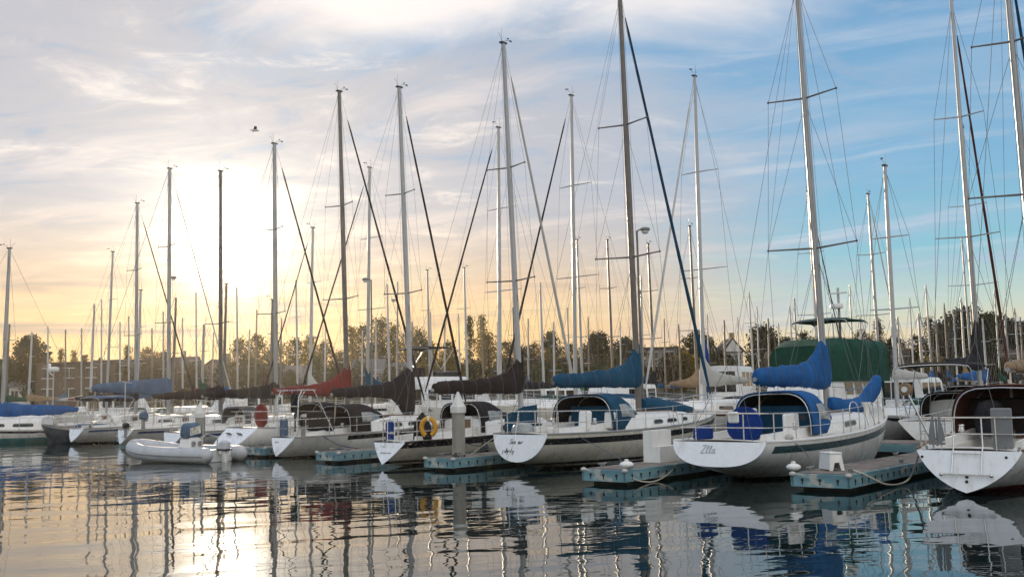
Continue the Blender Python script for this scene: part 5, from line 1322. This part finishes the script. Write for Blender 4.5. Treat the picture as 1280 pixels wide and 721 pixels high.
for y in (-.6, .1, .8): MB().slab([(.93, y - .28, 2.75), (.93, y + .28, 2.75), (.93, y + .28, 3.6), (.93, y - .28, 3.6)], (1, 0, 0), .02).build('clear_panel', VINYL, cv)
bimini(gy, 2.2, 4.6, 1.25, 5.0, 4.1, C_GREEN)
M = MB().tube([(2.3, 0, 4.2), (2.3, 0, 6.6)], .06, 8).build('radar_mast', ALUW, gy, 40)
MB().lathe((2.55, 0, 5.75), [(.02, -.12), (.28, -.1), (.30, 0), (.26, .1), (.02, .14)], 14).box((2.4, 0, 6.35), (.1, .9, .06)).build('radar_dome', WHITEP, M, 40)
M = MB().slab([(0.5, -1.2, 1.25), (.5, 1.2, 1.25), (.5, 1.2, 2.5), (.5, -1.2, 2.5)], (1, 0, 0), .03).build('aft_curtain', C_GREEN, gy)
# white flybridge yacht with black bimini
pf = at_d(556, 470, 60); fy, hf = motor_yacht('motor_yacht', 'white flybridge motor yacht with black bimini behind the cream sloop', Vector((pf.x, pf.y, 0)) - U * 5, UANG, 11, 3.8, H_WHITE, (1.1, 1.2, 1.7), (2.0, 7.2, 1.15, 2.7, 1.55, GEL))
MB().box((4.0, 0, 2.95), (3.6, 2.7, .5), taper=.9, bev=.06).build('flybridge', GEL, fy, 40)
MB().box((5.2, 0, 3.35), (.06, 2.2, .4), ry=-.4).build('flybridge_windscreen', GLASS, fy)
MB().box((3.0, .4, 3.45), (.5, 1.2, .6), bev=.1).build('seat', C_DARK, fy, 40)
bimini(fy, 2.4, 4.4, 1.3, 4.85, 3.6, C_DARK)
# blue hulled cruiser with big windscreen
pc = at_d(934, 480, 62); cy, hc = motor_yacht('motor_yacht', 'dark blue cabin cruiser with pale wheelhouse windows behind the pale grey cover', Vector((pc.x, pc.y, 0)) - U * 4.5, UANG + .25, 9.5, 3.3, H_NAVY, (1.3, 1.35, 1.9), (2.2, 6.2, 1.3, 3.5, 1.35, GEL))
M = MB().tube([(1.4, .6, 1.4), (1.4, .6, 4.6)], .035, 8).lathe((1.4, .6, 3.6), [(.03, -1.0), (.20, -.9), (.17, .6), (.06, 1.3), (.02, 1.4)], 10).build('furled_umbrella', C_ROYAL, cy, 50)
for k, (px, Y, lab, hm) in enumerate(((1140, 52, 'small white cabin cruiser beyond the walkway left of the black bimini', H_WHITE), (860, 66, 'small white cabin cruiser beyond the pale grey cover', H_CREAM), (690, 64, 'small white cabin cruiser glimpsed under the deep blue cover', H_WHITE), (420, 76, 'small white cabin cruiser behind the maroon cover', H_WHITE), (150, 82, 'small white cabin cruiser behind the slate blue cover', H_WHITE))):
    pc = at_d(px, 480, Y); motor_yacht('cabin_cruiser', lab, Vector((pc.x, pc.y, 0)) - U * 4, UANG + (math.pi if k % 2 else 0), 8.5, 3.0, hm, (1.0, 1.05, 1.5), (1.8, 5.6, 1.0, 2.5, 1.25, GEL))

# ------------------------------------------------------------------ dock lamps
LAMPG = mat('lamp_housing', (0.20, 0.19, 0.17), .5)
def dock_lamp(label, px, py, dist, side):
    t3 = at_d(px, py, dist); t = thing('dock_lamp', label, 'lamp post', (t3.x, t3.y, 0), 0, 'dock lamps')
    x = t3.z; MB().tube([(0, 0, .3), (0, 0, x - .05)], .06, 8, .04).build('pole', ALUD, t, 40)
    M = MB().lathe((side * .32, 0, x), [(.06, .09), (.17, .06), (.20, .02), (.20, -.02), (.16, -.05)], 14).tube([(0, 0, x - .06), (side * .2, 0, x + .03)], .03, 6); q = M.build('lamp_head', LAMPG, t, 40)
    MB().lathe((side * .32, 0, x - .1), [(.155, .045), (.13, -.03), (.08, -.07), (.01, -.08)], 14).build('lamp_lens', WHITEP, q, 50)
dock_lamp('dock lamp with flat round head beside the mast of the deep blue covered sloop', 796, 287, 38.5, 1)
dock_lamp('dock lamp with flat round head beside the mast left of the sun glow', 211, 347, 66, 1)
dock_lamp('dock lamp with flat round head beside the mast behind the black covered sloop', 464, 349, 56, -1)
dock_lamp('dock lamp with flat round head near the mast of the black covered sloop', 497, 375, 78, -1)

# gull over the masts
gp = at_d(318, 163, 60); gu = thing('gull', 'small bird gliding above the mast right of the sun glow', 'bird', gp, .3)
MB().loft([[(x, r * math.cos(a), r * math.sin(a)) for a in [2 * math.pi * k / 8 for k in range(8)]] for x, r in ((-.30, .01), (-.18, .05), (0, .085), (.14, .07), (.20, .055), (.25, .05), (.29, .01))], True, True).build('body', WHITEP, gu, 50)
for s_ in (-1, 1):
    MB().loft([[(c - .5 * w, y * s_, z), (c, y * s_, z + .015), (c + .5 * w, y * s_, z), (c, y * s_, z - .01)] for y, z, w, c in ((.04, .03, .20, .03), (.30, .14, .17, .06), (.55, .12, .10, 0), (.72, .05, .02, -.06))], True, True).build('wing', GREYP, gu, 50)
